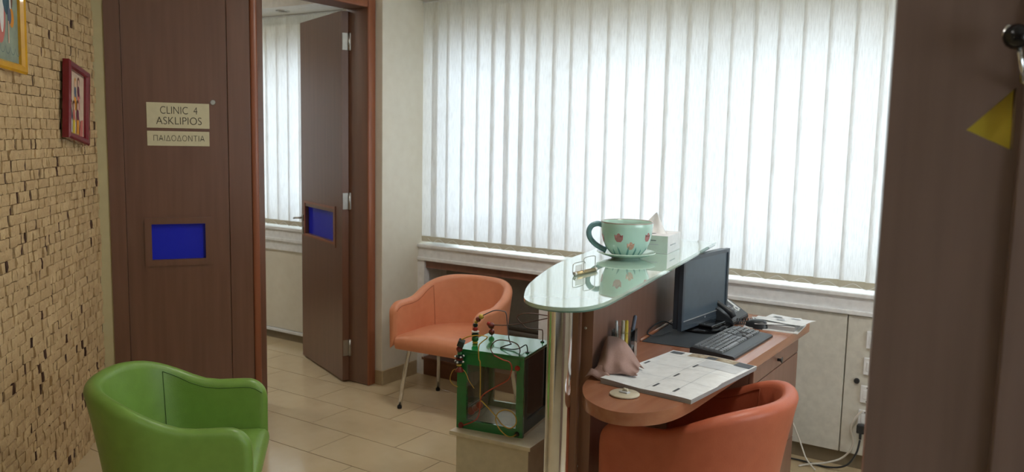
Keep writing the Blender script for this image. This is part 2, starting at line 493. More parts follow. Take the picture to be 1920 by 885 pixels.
# signs
def sign(x0, x1, z0, z1, lines, label):
    o = empty('door_sign', A1, A1R)
    tag(o, label, 'sign')
    box('plate', x0, x1, .0004, .0036, z0, z1, 'sign', o, bevel=.0005, seg=1)
    for s, hh, wd, cz in lines: text_part('letter', s, hh, wd, (x0+x1)/2+.003, cz, -.0002, 'lettering', o)
sign(-.141, .163, 1.561, 1.691, [('CLINIC  4', .038, .180, 1.634), ('ASKLIPIOS', .038, .220, 1.580)], 'cream plate reading CLINIC 4 ASKLIPIOS on the brown door')
sign(-.141, .161, 1.469, 1.545, [('ΠΑΙΔΟΔΟΝΤΙΑ', .030, .248, 1.494)], 'cream plate with Greek lettering below the clinic number sign')

# ------------------------------------------------------------------ door wall, opening and open leaf
wd_ = struct(box('wall_door', -3.64, -3.478, 3.02, 3.78, 2.345, 2.62, 'cream'), 'cream wall above the open doorway beside the window', 'wall')
d2 = empty('door_2', (0, 0, 0))
struct(d2, 'open wooden clinic door with blue glass, in its brown frame', 'door')
box('jamb', -3.66, -3.474, 3.700, 3.762, 0, 2.345, 'door', d2, bevel=.016, seg=4)
o = box('jamb_lipping', -3.492, -3.4725, 3.7015, 3.7635, 0, 2.346, 'lip', d2, bevel=.009, seg=4)
box('jamb', -3.80, -3.66, 3.03, 3.075, 0, 2.33, 'door', d2, bevel=.004)
box('head', -3.66, -3.474, 3.02, 3.70, 2.292, 2.345, 'door', d2, bevel=.006)
o = box('head_lipping', -3.492, -3.4725, 3.02, 3.70, 2.291, 2.346, 'lip', d2, bevel=.009, seg=4)
HZ = (-3.655, 3.660, 0); HR = math.atan2(-.285, .668)
lf = leaf_with_hole('door_leaf', -.726, 0, .012, 2.278, -.655, -.150, .874, 1.06, 0, .042, 'door', d2)
lf.location = HZ; lf.rotation_euler.z = HR
border('pane_frame', -.668, -.112, .858, 1.096, .016, -.005, .003, 'lip', lf)
box('frame_strip', -.112, -.104, -.006, .002, .84, 1.10, 'door', lf)
pn = box('pane', -.655, -.150, .024, .029, .874, 1.06, 'blue', lf); pn['label'] = 'blue glass pane'
for zz in (.22, 1.14, 2.10):
    h = empty('hinge_pos'); bpy.data.objects.remove(h)
    hb = box('hinge', .001, .004, .004, .038, zz-.05, zz+.05, 'steel', lf)
    tube('knuckle', [(.010, .044, zz-.052), (.010, .044, zz+.052)], .007, 'steel', hb, n=10)
    box('hinge_plate', .014, .017, .046, .075, zz-.05, zz+.05, 'steel', hb)
hd = box('rose', -.712, -.670, .042, .050, .955, .995, 'steel', lf, bevel=.003)
tube('lever', [(-.692, .046, .975), (-.692, .085, .975), (-.72, .092, .977), (-.77, .092, .968)], .008, 'steel', hd, n=10, smooth_k=4)
rs_ = box('front_rose', -.718, -.690, -.008, 0, .955, .997, 'steel', lf, bevel=.003)
tube('front_lever', [(-.704, 0, .976), (-.704, -.038, .976), (-.72, -.045, .976), (-.75, -.047, .97)], .007, 'steel', rs_, n=10, smooth_k=4)
box('lock_case', -.729, -.725, .008, .034, .86, .93, 'steel', lf)
box('keyhole_plate', -.716, -.694, -.004, 0, .862, .912, 'steel', lf, bevel=.002)

# pilaster between door and window
pil = struct(box('wall_pilaster', -3.75, -3.425, 3.768, 4.5, 0, 2.62, 'cream', bevel=.004), 'cream pilaster between doorway and window', 'wall')
bb = empty('baseboard_pilaster'); struct(bb, 'tan tile skirting around the cream pilaster', 'baseboard')
box('skirting_tile', -3.474, -3.418, 3.758, 3.768, 0, .092, 'skirt', bb, bevel=.003)
box('skirting_tile', -3.425, -3.414, 3.760, 4.095, 0, .092, 'skirt', bb, bevel=.003)

# ------------------------------------------------------------------ window wall
ww = struct(box('wall_window', -8.5, 2.3, 4.36, 4.52, 2.15, 2.62, 'cream'), 'cream wall around the wide window', 'wall')
box('wall_below', -8.5, 2.3, 4.40, 4.52, 0, .86, 'cream', ww)
box('wall_side', -3.76, -3.425, 4.25, 4.52, .86, 2.15, 'cream', ww)
box('wall_side', 1.2, 2.3, 4.215, 4.52, .86, 2.15, 'cream', ww)
box('wall_side', -8.5, -8.2, 4.36, 4.52, .86, 2.15, 'cream', ww)
def window(name, x0, x1, n, label):
    wdw = empty(name, (0, 4.45, 0)); struct(wdw, label, 'window')
    border('window_frame', x0, x1, .862, 2.15, .05, -.03, .03, 'white', wdw)
    step = (x1-x0)/n
    for i in range(1, n): box('mullion', x0+i*step-.03, x0+i*step+.03, -.025, .025, .912, 2.10, 'white', wdw)
    for i in range(n): box('pane', x0+i*step+.03, x0+(i+1)*step-.03, -.003, .003, .912, 2.10, 'clear', wdw)
window('window_1', -3.425, 1.2, 5, 'wide white-framed window behind the reception blinds')
window('window_2', -8.2, -3.76, 4, 'white-framed window behind the clinic room blinds')  # stretched out of view so the open leaf reflects its blinds
# sill casing, reception
s1 = empty('trim_1'); struct(s1, 'white window sill casing with two nosings above the niche', 'sill')
box('sill_board', -3.425, 2.1, 4.098, 4.42, .836, .856, 'white', s1, bevel=.004)
box('sill_upstand', -3.425, 1.2, 4.40, 4.50, .836, .864, 'white', s1)
box('sill_fascia', -3.425, 2.1, 4.112, 4.13, .772, .837, 'white', s1)
box('lower_nosing', -3.425, 2.1, 4.098, 4.16, .752, .773, 'white', s1, bevel=.004)
# soffits
so = struct(box('trim_2', -3.425, 2.1, 3.89, 4.36, 2.385, 2.62, 'ceil'), 'plastered soffit over the reception window', 'soffit')
so2 = struct(box('trim_3', -8.4, -3.75, 3.89, 4.36, 2.385, 2.62, 'ceil'), 'plastered soffit over the clinic window with a downlight', 'soffit')
dl = empty('downlight', (-4.575, 4.02, 2.385)); tag(dl, 'small recessed round downlight in the clinic soffit', 'light')
lathe('ring', [(.028, -.001), (.03, -.006), (.045, -.007), (.05, 0), (.028, 0)], 'steel', dl, n=24)
lathe('lens', [(0, -.002), (.029, -.002), (.029, .0), (0, 0)], 'dark', dl, n=24)

# niche under the window
nc = empty('trim_4'); struct(nc, 'grey recessed niche with wooden rail under the window sill', 'niche')
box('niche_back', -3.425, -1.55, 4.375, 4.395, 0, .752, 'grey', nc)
box('side_post', -3.425, -3.372, 4.108, 4.16, 0, .752, 'white', nc)
box('side_return', -3.425, -3.395, 4.16, 4.375, 0, .752, 'white', nc)
box('side_post', -2.50, -2.437, 4.108, 4.16, 0, .752, 'white', nc)
box('top_rail', -3.372, -2.50, 4.125, 4.15, .705, .752, 'panel', nc)
box('top_rail', -2.437, -1.55, 4.125, 4.15, .705, .752, 'panel', nc)
tube('pipe', [(-3.38, 4.33, .345), (-1.56, 4.33, .345)], .014, 'dark', nc, n=10)
bx = empty('floor_box', (-2.95, 4.24, 0)); tag(bx, 'low brown wooden box on the floor in the niche behind the chair', 'box')
box('body', -.43, .43, -.13, .12, 0, .10, 'boxbrown', bx, bevel=.002)
box('lid', -.435, .435, -.137, .125, .10, .118, 'boxbrown', bx, bevel=.003)

# white cabinet to the right of the counter
cb = empty('low_cabinet', (0, 0, 0)); tag(cb, 'white low cabinet under the sill behind the desk, with a black lock', 'cabinet')
box('carcass', -1.54, 1.0, 4.135, 4.37, .075, .750, 'cabinet', cb)
box('plinth', -1.54, 1.0, 4.14, 4.36, 0, .075, 'tanplinth', cb)
for x0, x1 in ((-1.535, -.790), (-.784, -.05), (-.044, .69)):
    dr = box('door', x0, x1, 4.112, 4.134, .078, .748, 'cabinet', cb, bevel=.0015)
    if x0 > -.8 and x0 < -.5: lathe('lock', [(0, -.012), (.010, -.012), (.013, -.008), (.013, .001), (0, .001)], 'black', dr, n=16, loc=(-.728, 4.112, .438), axis='y')
for i, (x, z, lb) in enumerate(((-.668, .643, 'topmost white wall socket in the column beside the near wooden door'), (-.672, .516, 'second white wall socket from the top beside the near wooden door'), (-.678, .381, 'third white wall socket from the top beside the near wooden door'), (-.680, .262, 'lowest white wall socket with a black plug beside the near wooden door'))):
    so_ = empty('wall_socket', (x, 4.111, z)); tag(so_, lb, 'socket', 'white wall sockets in a column')
    box('plate', -.030, .030, -.012, 0, -.042, .042, 'white', so_, bevel=.004)
    box('switch', -.016, .016, -.015, -.011, -.022, .022, 'white', so_, bevel=.002)
    for k in (-1, 1): lathe('screw', [(0, -.003), (.003, -.003), (.003, 0), (0, 0)], 'dark', so_, n=8, loc=(0, -.0115, k*.033), axis='y')
pg = empty('power_plug', (-.690, 4.096, .218)); tag(pg, 'black power plug hanging at the lowest wall socket', 'plug')
box('body', -.018, .018, -.03, 0, -.022, .022, 'black', pg, bevel=.006)
tube('strain_relief', [(0, -.016, -.02), (0, -.018, -.05)], .006, 'black', pg)
tag(tube('power_cable', [(-.69, 4.076, .165), (-.70, 4.06, .10), (-.74, 4.055, .035), (-.82, 4.05, .009), (-.95, 4.06, .009), (-1.08, 4.05, .009)], .0045, 'black', n=8, smooth_k=6), 'black power cable lying on the floor before the white cabinet', 'cable')
tag(tube('network_cable', [(-.690, 4.090, .305), (-.719, 4.086, .262), (-.735, 4.09, .208), (-.722, 4.095, .145), (-.735, 4.09, .095), (-.775, 4.08, .05), (-.84, 4.06, .022), (-.90, 4.03, .012), (-.94, 3.99, .006)], .0045, 'whitecable', n=8, smooth_k=6), 'white cable looping down from the socket to the floor', 'cable')
tag(tube('telephone_cable', [(-1.06, 4.02, .34), (-1.01, 4.03, .234), (-.98, 4.035, .173), (-.951, 4.04, .104), (-.92, 4.03, .04), (-.885, 4.00, .018), (-.86, 3.97, .012)], .004, 'whitecable', n=8, smooth_k=6), 'white cable hanging down beside the drawer unit', 'cable')

# ------------------------------------------------------------------ vertical blinds
slat_mesh = pocket_mesh = None
def slat_data(w_, z0, z1):
    vs, fs = [], []
    n = 6; m_ = 5
    for j in range(m_):
        z = z0+(z1-z0)*j/(m_-1)
        for i in range(n+1):
            u = -1+2*i/n
            vs.append((u*w_/2, .0035*(1-u*u)-.002, z))
    for j in range(m_-1):
        for i in range(n):
            a = j*(n+1)+i; fs.append((a, a+1, a+n+2, a+n+1))
    return vs, fs
def blind(label, xs, yb, z0, z1, w_, turn):
    global slat_mesh, pocket_mesh
    b = empty('vertical_blind', (0, yb, 0)); tag(b, label, 'blind')
    box('headrail', xs[0]-.06, xs[-1]+.06, -.018, .018, z1, z1+.008, 'white', b)
    chain = []
    for i, x in enumerate(xs):
        if slat_mesh is None:
            vs, fs = slat_data(w_, 0, z1-z0)
            s = mesh_obj('slat', vs, fs, 'slat', b, smooth=True); slat_mesh = s.data
            s2 = box('weight_pocket', -w_/2, w_/2, -.0022, .0022, -.001, .033, 'pocket', s); pocket_mesh = s2.data
        else:
            s = link(bpy.data.objects.new('slat', slat_mesh), b)
            s2 = link(bpy.data.objects.new('weight_pocket', pocket_mesh), s)
        s.location = (x, 0, z0); s.rotation_euler.z = turn+rs.uniform(-.02, .02)
        if i: 
            xm = (xs[i-1]+x)/2
            chain += [(xm, -.013, z0+.012-.014)]
        chain += [(x, -.012, z0+.022)]
    tube('bead_chain', chain, .0011, 'white', b, n=5, smooth_k=4)
    return b
seams = [-3.468, -3.341, -3.229, -3.113, -2.998, -2.882, -2.784, -2.685, -2.575, -2.463, -2.353, -2.235, -2.122, -2.006, -1.885, -1.775, -1.66, -1.547, -1.429, -1.313, -1.196, -1.078, -.958, -.841, -.721]
while seams[-1] < 1.25: seams.append(seams[-1]+.118)
xs = [(a+b)/2 for a, b in zip(seams[:-1], seams[1:])]; xs[0] += .030
blind('wide cream vertical blind covering the reception window', xs, 4.155, .872, 2.374, .134, R(9))
blind('cream vertical blind in the clinic room seen through the doorway', [-8.26+.1165*i for i in range(39)], 4.185, .872, 2.374, .134, R(9))

# ------------------------------------------------------------------ clinic room beyond the doorway
cw = struct(box('wall_clinic_left', -8.5, -8.4, 2.2, 4.5, 0, 2.62, 'cream'), 'far cream wall of the clinic room', 'wall')
struct(box('wall_clinic_near', -8.5, -4.16, 2.1, 2.22, 0, 2.62, 'cream'), 'cream wall on the near side of the clinic room', 'wall')
s3 = empty('trim_5'); struct(s3, 'white sill casing and cream panel below the clinic window', 'sill')
box('sill_board', -8.4, -3.75, 4.147, 4.42, .834, .856, 'white', s3, bevel=.004)
box('sill_fascia', -8.4, -3.75, 4.160, 4.18, .772, .835, 'white', s3)
box('lower_nosing', -8.4, -3.75, 4.147, 4.19, .750, .773, 'white', s3, bevel=.004)
box('panel_band', -8.4, -3.75, 4.162, 4.19, .683, .750, 'white', s3)
box('panel', -8.4, -3.75, 4.176, 4.195, .086, .683, 'cream', s3)
box('bottom_strip', -8.4, -3.75, 4.162, 4.19, .060, .082, 'white', s3, bevel=.003)
box('plinth', -8.4, -3.75, 4.185, 4.20, 0, .06, 'tanplinth', s3)
tag(tube('cable_coil', [(-5.12, 4.12, .006), (-5.0, 4.13, .010), (-4.93, 4.12, .012), (-4.90, 4.07, .008), (-4.97, 4.04, .006), (-5.10, 4.04, .006)], .006, 'rubber', n=8, smooth_k=6), 'dark cable lying on the clinic floor below the panel', 'cable')

# ------------------------------------------------------------------ room behind the camera
struct(box('wall_corridor', -1.75, -1.60, -2.2, .0, 0, 2.62, 'cream'), 'cream wall behind the stone wall end', 'wall')
struct(box('wall_back', -1.75, 2.2, -2.3, -2.2, 0, 2.62, 'cream'), 'cream wall behind the viewer', 'wall')
wr = struct(box('wall_right', 2.1, 2.25, -2.3, 4.5, 0, .88, 'cream'), 'cream wall with an added second window on the far right', 'wall')
box('wall_above', 2.1, 2.25, -2.3, 4.5, 2.12, 2.62, 'cream', wr)
box('wall_side', 2.1, 2.25, -2.3, .3, .88, 2.12, 'cream', wr)
box('wall_side', 2.1, 2.25, 3.3, 4.5, .88, 2.12, 'cream', wr)
w3 = empty('added_window_3', (2.19, 1.8, 0), R(-90)); struct(w3, 'unseen white-framed window added in the right wall', 'window')  # unseen window, added to bring in daylight from the right
border('window_frame', -1.5, 1.5, .88, 2.12, .05, -.03, .03, 'white', w3)
box('mullion', -.03, .03, -.025, .025, .93, 2.07, 'white', w3)
for x0, x1 in ((-1.45, -.03), (.03, 1.45)): box('pane', x0, x1, -.003, .003, .93, 2.07, 'clear', w3)
def fill_lamp(x, y, power, label, r_=.16):  # out-of-view lamps, added to brighten the rooms
    o = empty('fill_lamp', (x, y, 2.62)); tag(o, label, 'lamp', 'added ceiling fill lamps')
    lathe('ring', [(r_, 0), (r_, -.012), (r_+.02, -.014), (r_+.03, 0), (r_, 0)], 'lamp', o, n=32)
    ld = bpy.data.lights.new('fill_light', 'AREA'); ld.shape = 'DISK'; ld.size = r_*2; ld.energy = power; ld.color = (1, .955, .89)
    lo = bpy.data.objects.new('fill_light', ld); link(lo, o); lo.location = (0, 0, -.006)
fill_lamp(-2.2, 2.8, 8, 'added round ceiling fill lamp before the clinic doors')
fill_lamp(-.9, .5, 2.5, 'added round ceiling fill lamp behind the viewer')
fill_lamp(-.3, 2.6, 12, 'added round ceiling fill lamp over the reception desk')
fill_lamp(-5.2, 2.9, 9, 'added round ceiling fill lamp in the clinic room')

# ------------------------------------------------------------------ tub chairs
def tub_chair(label, vinyl, seam, loc, rotz):
    c = empty('tub_chair', (loc[0], loc[1], 0), rotz); tag(c, label, 'chair')
    a, b0, yf, yb0 = .265, .212, -.285, -.01
    TH = .054; ZA, ZB, ZL = .630, .736, .372; RC = .075
    # path stations, from right arm front round the back to left arm front: (x, y, nx, ny, d_from_front)
    st = []
    ds = [.0, .004, .010, .018, .028, .042, .06, .085, .12, .17, .22, .265]
    L = yb0-yf
    for d in ds: st.append((a, yf+d, 1, 0, d))
    na = 28
    for k in range(0, na+1):
        t = PI*k/na
        x, y = a*math.cos(t), yb0+b0*math.sin(t)
        nx, ny = math.cos(t)/a, math.sin(t)/b0
        q = math.hypot(nx, ny)
        st.append((x, y, nx/q, ny/q, 9))
    for d in ds[::-1]: st.append((-a, yf+d, -1, 0, d))
    vs, fs = [], []; inner = []; rimline = []; rimout = []
    NO, NR, NI = 8, 8, 7
    ncs = NO+NR+NI
    for (x, y, nx, ny, d) in st:
        s = min(1, max(0, (y+.11)/(b0+.09)))
        s = s*s*(3-2*s)
        zt = ZA+(ZB-ZA)*s
        if d < RC: zt = ZA-RC+math.sqrt(max(0, RC*RC-(RC-d)**2))
        th = TH
        if d < .028: th = TH*max(.42, math.sqrt(max(0, 1-(1-d/.028)**2)))
        bk = max(0, ny)
        def off(z): return (.012+.030*bk)*max(0, (z-ZL)/(ZB-ZL))**1.4-.020*bk*(1-(z-ZL)/(ZB-ZL))
        sec = []
        r_ = th/2
        for i in range(NO):
            z = ZL+(zt-r_-ZL)*i/(NO-1); sec.append((th/2+off(z), z))
        for i in range(1, NR):
            t = PI*i/NR; sec.append((r_*math.cos(t)+off(zt-r_), zt-r_+r_*math.sin(t)))
        for i in range(NI+1):
            z = (zt-r_)+(.40-(zt-r_))*i/NI; sec.append((-th/2+off(z)*(1 if True else 0), z))
        inner.append([(x+nx*o, y+ny*o, z) for o, z in sec[NO+NR-1:]])
        o_, z_ = sec[NO+NR-1]; rimline.append((x+nx*(o_-.0005), y+ny*(o_-.0005), z_))
        o_, z_ = sec[NO-1]; rimout.append((x+nx*(o_+.0005), y+ny*(o_+.0005), z_))
        for o, z in sec: vs.append((x+nx*o, y+ny*o, z))
    n = len(sec)
    for i in range(len(st)-1):
        for k in range(n-1):
            p = i*n+k; fs.append((p, p+n, p+n+1, p+1))
        fs.append((i*n+n-1, (i+1)*n+n-1, (i+1)*n, i*n))
    fs.append(tuple(range(n))); fs.append(tuple((len(st)-1)*n+k for k in range(n-1, -1, -1)))
    bm = bmesh.new(); bv = [bm.verts.new(v) for v in vs]
    for f in fs: bm.faces.new([bv[k] for k in f])
    from_bm('shell', bm, vinyl, c, smooth=True, angle=60)
    # seat with rolled front edge
    rows = []
    ai = a-TH/2+.004; bi = b0-TH/2+.006
    rows.append((yf+.004, ZL, 0)); rows.append((yf-.004, ZL+.012, 0)); rows.append((yf-.008, ZL+.035, 0)); rows.append((yf-.005, ZL+.058, .3))
    rows.append((yf+.008, ZL+.074, .6)); rows.append((yf+.03, ZL+.081, .8)); rows.append((yf+.07, ZL+.084, 1))
    for k in range(1, 9): rows.append((yf+.07+(yb0-yf-.07)*k/8, ZL+.084, 1))
    for k in range(1, 9): rows.append((yb0+bi*math.sin(PI/2*k/8.02), ZL+.084-.004*k/8, 1))
    sv_, sf_ = [], []
    nu = 14
    for y, z, dome in rows:
        hw = ai if y <= yb0 else ai*math.sqrt(max(0, 1-((y-yb0)/bi)**2))
        for i in range(nu+1):
            u = -1+2*i/nu
            sv_.append((u*hw, y, z+dome*.020*(1-u**4)-dome*.012))
    for j in range(len(rows)-1):
        for i in range(nu):
            p = j*(nu+1)+i; sf_.append((p, p+1, p+nu+2, p+nu+1))
    nb = len(sv_)
    # underside
    for j in (0, len(rows)-1): pass
    bm = bmesh.new(); bv = [bm.verts.new(v) for v in sv_]
    for f in sf_: bm.faces.new([bv[k] for k in f])
    from_bm('seat', bm, vinyl, c, smooth=True)
    und = [(ai*math.cos(PI*k/16), yb0+bi*math.sin(PI*k/16)) for k in range(17)]+[(-ai, yf+.01), (ai, yf+.01)]
    prism('seat_base', und, ZL+.002, ZL+.02, vinyl, c)
    ka = len(ds)+4
    tube('piping', rimline[3:ka+1], .0014, seam, c, n=5)
    tube('piping', rimline[len(st)-ka-1:-3], .0014, seam, c, n=5)
    for k in (len(ds)+4, len(st)-len(ds)-5): tube('seam', [(p[0]*.998, p[1]*.998-.0005, p[2]) for p in inner[k]], .0013, seam, c, n=5)
    for sx in (-1, 1):
        for sy, yy, yo in ((-1, -.165, -.195), (1, .15, .20)):
            pts = [(sx*.10, yy, ZL-.010), (sx*.19, yy, ZL-.010), (sx*.222, yy, ZL-.018), (sx*.238, yy-.004*sy, ZL-.045), (sx*.255, yy+(yo-yy)*.5, .19), (sx*.275, yo, .012)]
            p2 = [pts[0]]+catmull(pts[1:5], 5)+[pts[5]]
            lg = tube('leg', p2, .0115, 'chrome', c, n=12)
            lathe('foot_cap', [(0, 0), (.012, 0), (.0135, .004), (.0135, .016), (.0118, .018), (0, .018)], 'rubber', lg, n=14, loc=(sx*.2755, yo, 0))
    return c
tub_chair('green vinyl tub chair in front of the stone wall', 'green', 'seamg', (-2.45, 1.655), R(135))
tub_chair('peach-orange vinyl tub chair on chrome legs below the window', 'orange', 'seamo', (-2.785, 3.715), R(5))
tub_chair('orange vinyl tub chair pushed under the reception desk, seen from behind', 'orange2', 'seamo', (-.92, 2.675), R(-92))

# ------------------------------------------------------------------ reception counter
ct = empty('reception_counter', (-1.32, 2.9, 0)); tag(ct, 'wooden reception counter panel with rounded glass top on a chrome pole', 'counter')
def rel(poly, o): return [(x-o[0], y-o[1]) for x, y in poly]
CO = (-1.32, 2.9)
outl = [(-1.119, 1.890), (-1.078, 1.904), (-1.047, 1.935), (-1.031, 1.985), (-1.029, 2.05), (-1.044, 2.16), (-1.076, 2.374), (-1.112, 2.60), (-1.149, 2.831), (-1.20, 3.15), (-1.275, 3.62), (-1.66, 3.62), (-1.625, 3.35), (-1.564, 2.972), (-1.525, 2.728), (-1.483, 2.538), (-1.406, 2.304), (-1.337, 2.13), (-1.266, 1.997), (-1.221, 1.932), (-1.170, 1.897)]
sm_ = catmull([(x, y, 0) for x, y in outl[11:]+outl[:11]], 5)
gp = rel([(p.x, p.y) for p in sm_], CO)
prism('glass_top', gp, 1.091, 1.101, 'glasstop', ct, bevel=.002, seg=2)
inner_ = [(x*.985, y*.985) for x, y in gp]
prism('glass_underside', inner_, 1.084, 1.0908, 'glassedge', ct)
pk = lambda y: -1.276-.128*(y-2.454)
pnl = [(pk(2.452), 2.452), (pk(3.70), 3.70), (pk(3.70)-.085, 3.70), (pk(2.452)-.094, 2.452)]
prism('front_panel', rel(pnl, CO), 0, 1.083, 'panel', ct)
for zz, xx in ((.912, -1.305), (.42, -1.322)): lathe('screw', [(0, -.002), (.004, -.002), (.005, 0), (0, 0)], 'steel', ct, n=12, loc=(xx-CO[0], 2.452-CO[1], zz), axis='y')
lathe('chrome_pole', [(0, 0), (.055, 0), (.055, .006), (.0385, .010), (.0385, 1.075), (.05, 1.078), (.05, 1.083), (0, 1.083)], 'chrome', ct, n=40, loc=(-1.232-CO[0], 2.15-CO[1], 0))
tube('panel_edge_tube', [(-1.318-CO[0], 2.436-CO[1], 0), (-1.318-CO[0], 2.436-CO[1], 1.083)], .006, 'panel', ct, n=8)

# desk
DO = (-1.10, 2.9)
dk = empty('reception_desk', (DO[0], DO[1], 0)); tag(dk, 'cherry-wood desk top with a rounded near end behind the counter', 'desk')
nose = [(-1.274, 2.45), (-1.252, 2.36), (-1.222, 2.288), (-1.165, 2.207), (-1.08, 2.156), (-1.012, 2.157), (-.952, 2.204), (-.915, 2.281), (-.899, 2.40), (-.895, 2.60)]
nz_ = [(p.x, p.y) for p in catmull([(x, y, 0) for x, y in nose], 5)]
dp = nz_+[(-.890, 3.10), (-.880, 3.77), (-.89, 3.785), (-1.19, 3.80), (-1.30, 3.79), (-1.38, 3.74), (-1.425, 3.66), (-1.43, 3.64), (pk(3.0), 3.0)]
prism('desk_top', rel(dp, DO), .715, .755, 'desk', dk, bevel=.003, seg=2)
prism('support_panel', rel([(-1.19, 3.685), (-.93, 3.685), (-.93, 3.705), (-1.19, 3.705)], DO), 0, .715, 'panel', dk)
tag(tube('edge_strip', [(-1.343, 2.985, .7595), (-1.385, 3.40, .7595)], .0065, 'desk', n=10), 'thin raised wooden strip along the counter panel on the desk', 'cable cover')  # plain raised strip of desk wood along the mat edge
# drawer unit
du = empty('drawer_unit', (-1.13, 3.34, 0)); tag(du, 'wooden drawer unit with black pulls under the far end of the desk', 'drawers')
box('body', -.23, .215, -.315, .315, .04, .712, 'panel', du)
box('plinth', -.21, .19, -.30, .30, 0, .04, 'dark', du)
for z0, z1 in ((.648, .710), (.46, .644), (.27, .456), (.045, .266)):
    dw = box('drawer', .216, .234, -.314, .314, z0 if z0 > .6 else z0, z1, 'panel', du, bevel=.002)
    tube('pull', [(.234, .0, (z0+z1)/2), (.246, 0, (z0+z1)/2), (.252, 0, (z0+z1)/2)], [.006, .006, .014], 'black', dw, n=14)

# ------------------------------------------------------------------ things on the desk
DZ = .755
dm = tag(prism('desk_mat', [(-1.333, 2.985), (-1.10, 3.005), (-1.105, 3.46), (-1.376, 3.44)], DZ, DZ+.0025, 'mat'), 'dark grey desk mat under the monitor', 'desk mat')
# monitor
mo = empty('monitor', (-1.245, 3.385, DZ+.0025), R(85.5)); tag(mo, 'flat black computer monitor standing on the desk', 'monitor')
# local x along the screen (towards the window), screen faces local -y (towards the chair)
border('bezel', -.225, .225, .020, .322, .016, -.022, -.004, 'bezel', mo)
box('housing', -.222, .222, -.006, .022, .022, .320, 'bezel', mo, bevel=.006)
box('chin', -.209, .209, -.020, -.006, .036, .056, 'bezel', mo)
box('screen', -.209, .209, -.017, -.0065, .056, .306, 'screen', mo)
box('silver_line', -.207, .207, -.0225, -.019, .0555, .0585, 'silver', mo)
lathe('maker_badge', [(0, -.001), (.005, -.001), (.005, 0), (0, 0)], 'silver', mo, n=16, loc=(0, -.020, .046), axis='y')
bp_ = [(math.cos(2*PI*k/40)*.135, -.025+math.sin(2*PI*k/40)*.110) for k in range(40)]
prism('stand_base', bp_, 0, .012, 'blackgloss', mo, bevel=.004)
prism('stand_neck', [(-.05, .012), (.05, .012), (.04, .05), (-.04, .05)], .012, .20, 'black', mo, bevel=.004)
prism('stand_foot', [(-.070, -.085), (.070, -.085), (.055, .05), (-.055, .05)], .012, .026, 'blackgloss', mo, bevel=.005)
tag(tube('monitor_cable', [(-1.30, 3.24, .775), (-1.335, 3.20, .80), (-1.352, 3.13, .79), (-1.345, 3.06, .772), (-1.31, 3.08, .765), (-1.29, 3.17, .766)], .003, 'black', n=7, smooth_k=6), 'thin black cable curling behind the monitor at the counter panel', 'cable')
# keyboard
kb = empty('keyboard', (-1.028, 3.168, DZ), R(89)); tag(kb, 'black computer keyboard lying on the desk', 'keyboard')
# local x along keyboard (window end +), local -y towards the chair
prof = [(-.088, .0), (-.088, .008), (-.080, .012), (-.035, .015), (.078, .024), (.086, .020), (.086, .0)]
vs, fs = [], []
for xx in (-.228, .228):
    for y, z in prof: vs.append((xx, y, z))
n = len(prof)
fs = [tuple(range(n)), tuple(range(2*n-1, n-1, -1))]+[(i, n+i, n+(i+1) % n, (i+1) % n) for i in range(n)]
bm = bmesh.new(); bv = [bm.verts.new(v) for v in vs]
for f in fs: bm.faces.new([bv[k] for k in f])
from_bm('case', bm, 'black', kb)
key_meshes = {}
def key(x, y, w_, material='key'):
    z = .0155+(y+.035)*.0797
    k = (round(w_, 4), material)
    if k not in key_meshes:
        bm = bmesh.new(); h = .0065; d = .0165; i = .0018
        lo = [bm.verts.new((sx*(w_/2), sy*d/2, 0)) for sx, sy in ((-1, -1), (1, -1), (1, 1), (-1, 1))]
        hi = [bm.verts.new((sx*(w_/2-i), sy*(d/2-i), h)) for sx, sy in ((-1, -1), (1, -1), (1, 1), (-1, 1))]
        bm.faces.new(hi)
        for q in range(4): bm.faces.new((lo[q], lo[(q+1) % 4], hi[(q+1) % 4], hi[q]))
        o = from_bm('key', bm, material, kb); key_meshes[k] = o.data
    else: o = link(bpy.data.objects.new('key', key_meshes[k]), kb)
    o.location = (x, y, z); o.rotation_euler.x = .0796
U = .0190
layout = [[1.25, 1.25, 1.25, 6.0, 1.25, 1.0, 1.25, 1.25], [2.25]+[1]*10+[2.75-1.0], [1.75]+[1]*11+[1.25+0.0], [1.5]+[1]*12+[.5+1.0-.5], [1]*13+[1.5], [1]*15]
for r_, row_ in enumerate(layout):
    x = -.215; y = -.028+r_*.0190
    for u in row_:
        key(x+u*U/2, y, u*U-.0028, 'keypale' if u > 5 else 'key'); x += u*U
    xs0 = .078
    for q in range(3):
        if r_ == 1 and q != 1: continue
        if r_ == 2: continue
        key(xs0+q*U+U/2, y, U-.0028)
    for q in range(4):
        if r_ == 5: continue
        key(.142+q*U+U/2, y, U-.0028)
# mouse with cable
ms = empty('computer_mouse', (-1.045, 3.53, DZ), R(80)); tag(ms, 'black computer mouse beside the keyboard', 'mouse')
vs, fs = [], []
nu, nv = 16, 7
for j in range(nv+1):
    t = PI/2*j/nv
    for i in range(nu):
        a = 2*PI*i/nu
        vs.append((.031*math.cos(a)*math.cos(t)**.6 if j < nv else 0, .052*math.sin(a)*math.cos(t)**.6 if j < nv else 0, .036*math.sin(t)*(1-.22*math.sin(a)*math.cos(t))+.001))
for j in range(nv):
    for i in range(nu):
        fs.append((j*nu+i, j*nu+(i+1) % nu, (j+1)*nu+(i+1) % nu, (j+1)*nu+i))
mesh_obj('body', vs, fs, 'black', ms, smooth=True)
lathe('wheel', [(0, -.004), (.007, -.004), (.007, .004), (0, .004)], 'rubber', ms, n=14, loc=(0, -.028, .030), axis='x')
tube('cable', [(0, .05, .006), (-.01, .08, .004), (-.05, .115, .004), (-.10, .125, .004), (-.15, .10, .004)], .002, 'black', ms, n=6, smooth_k=5)
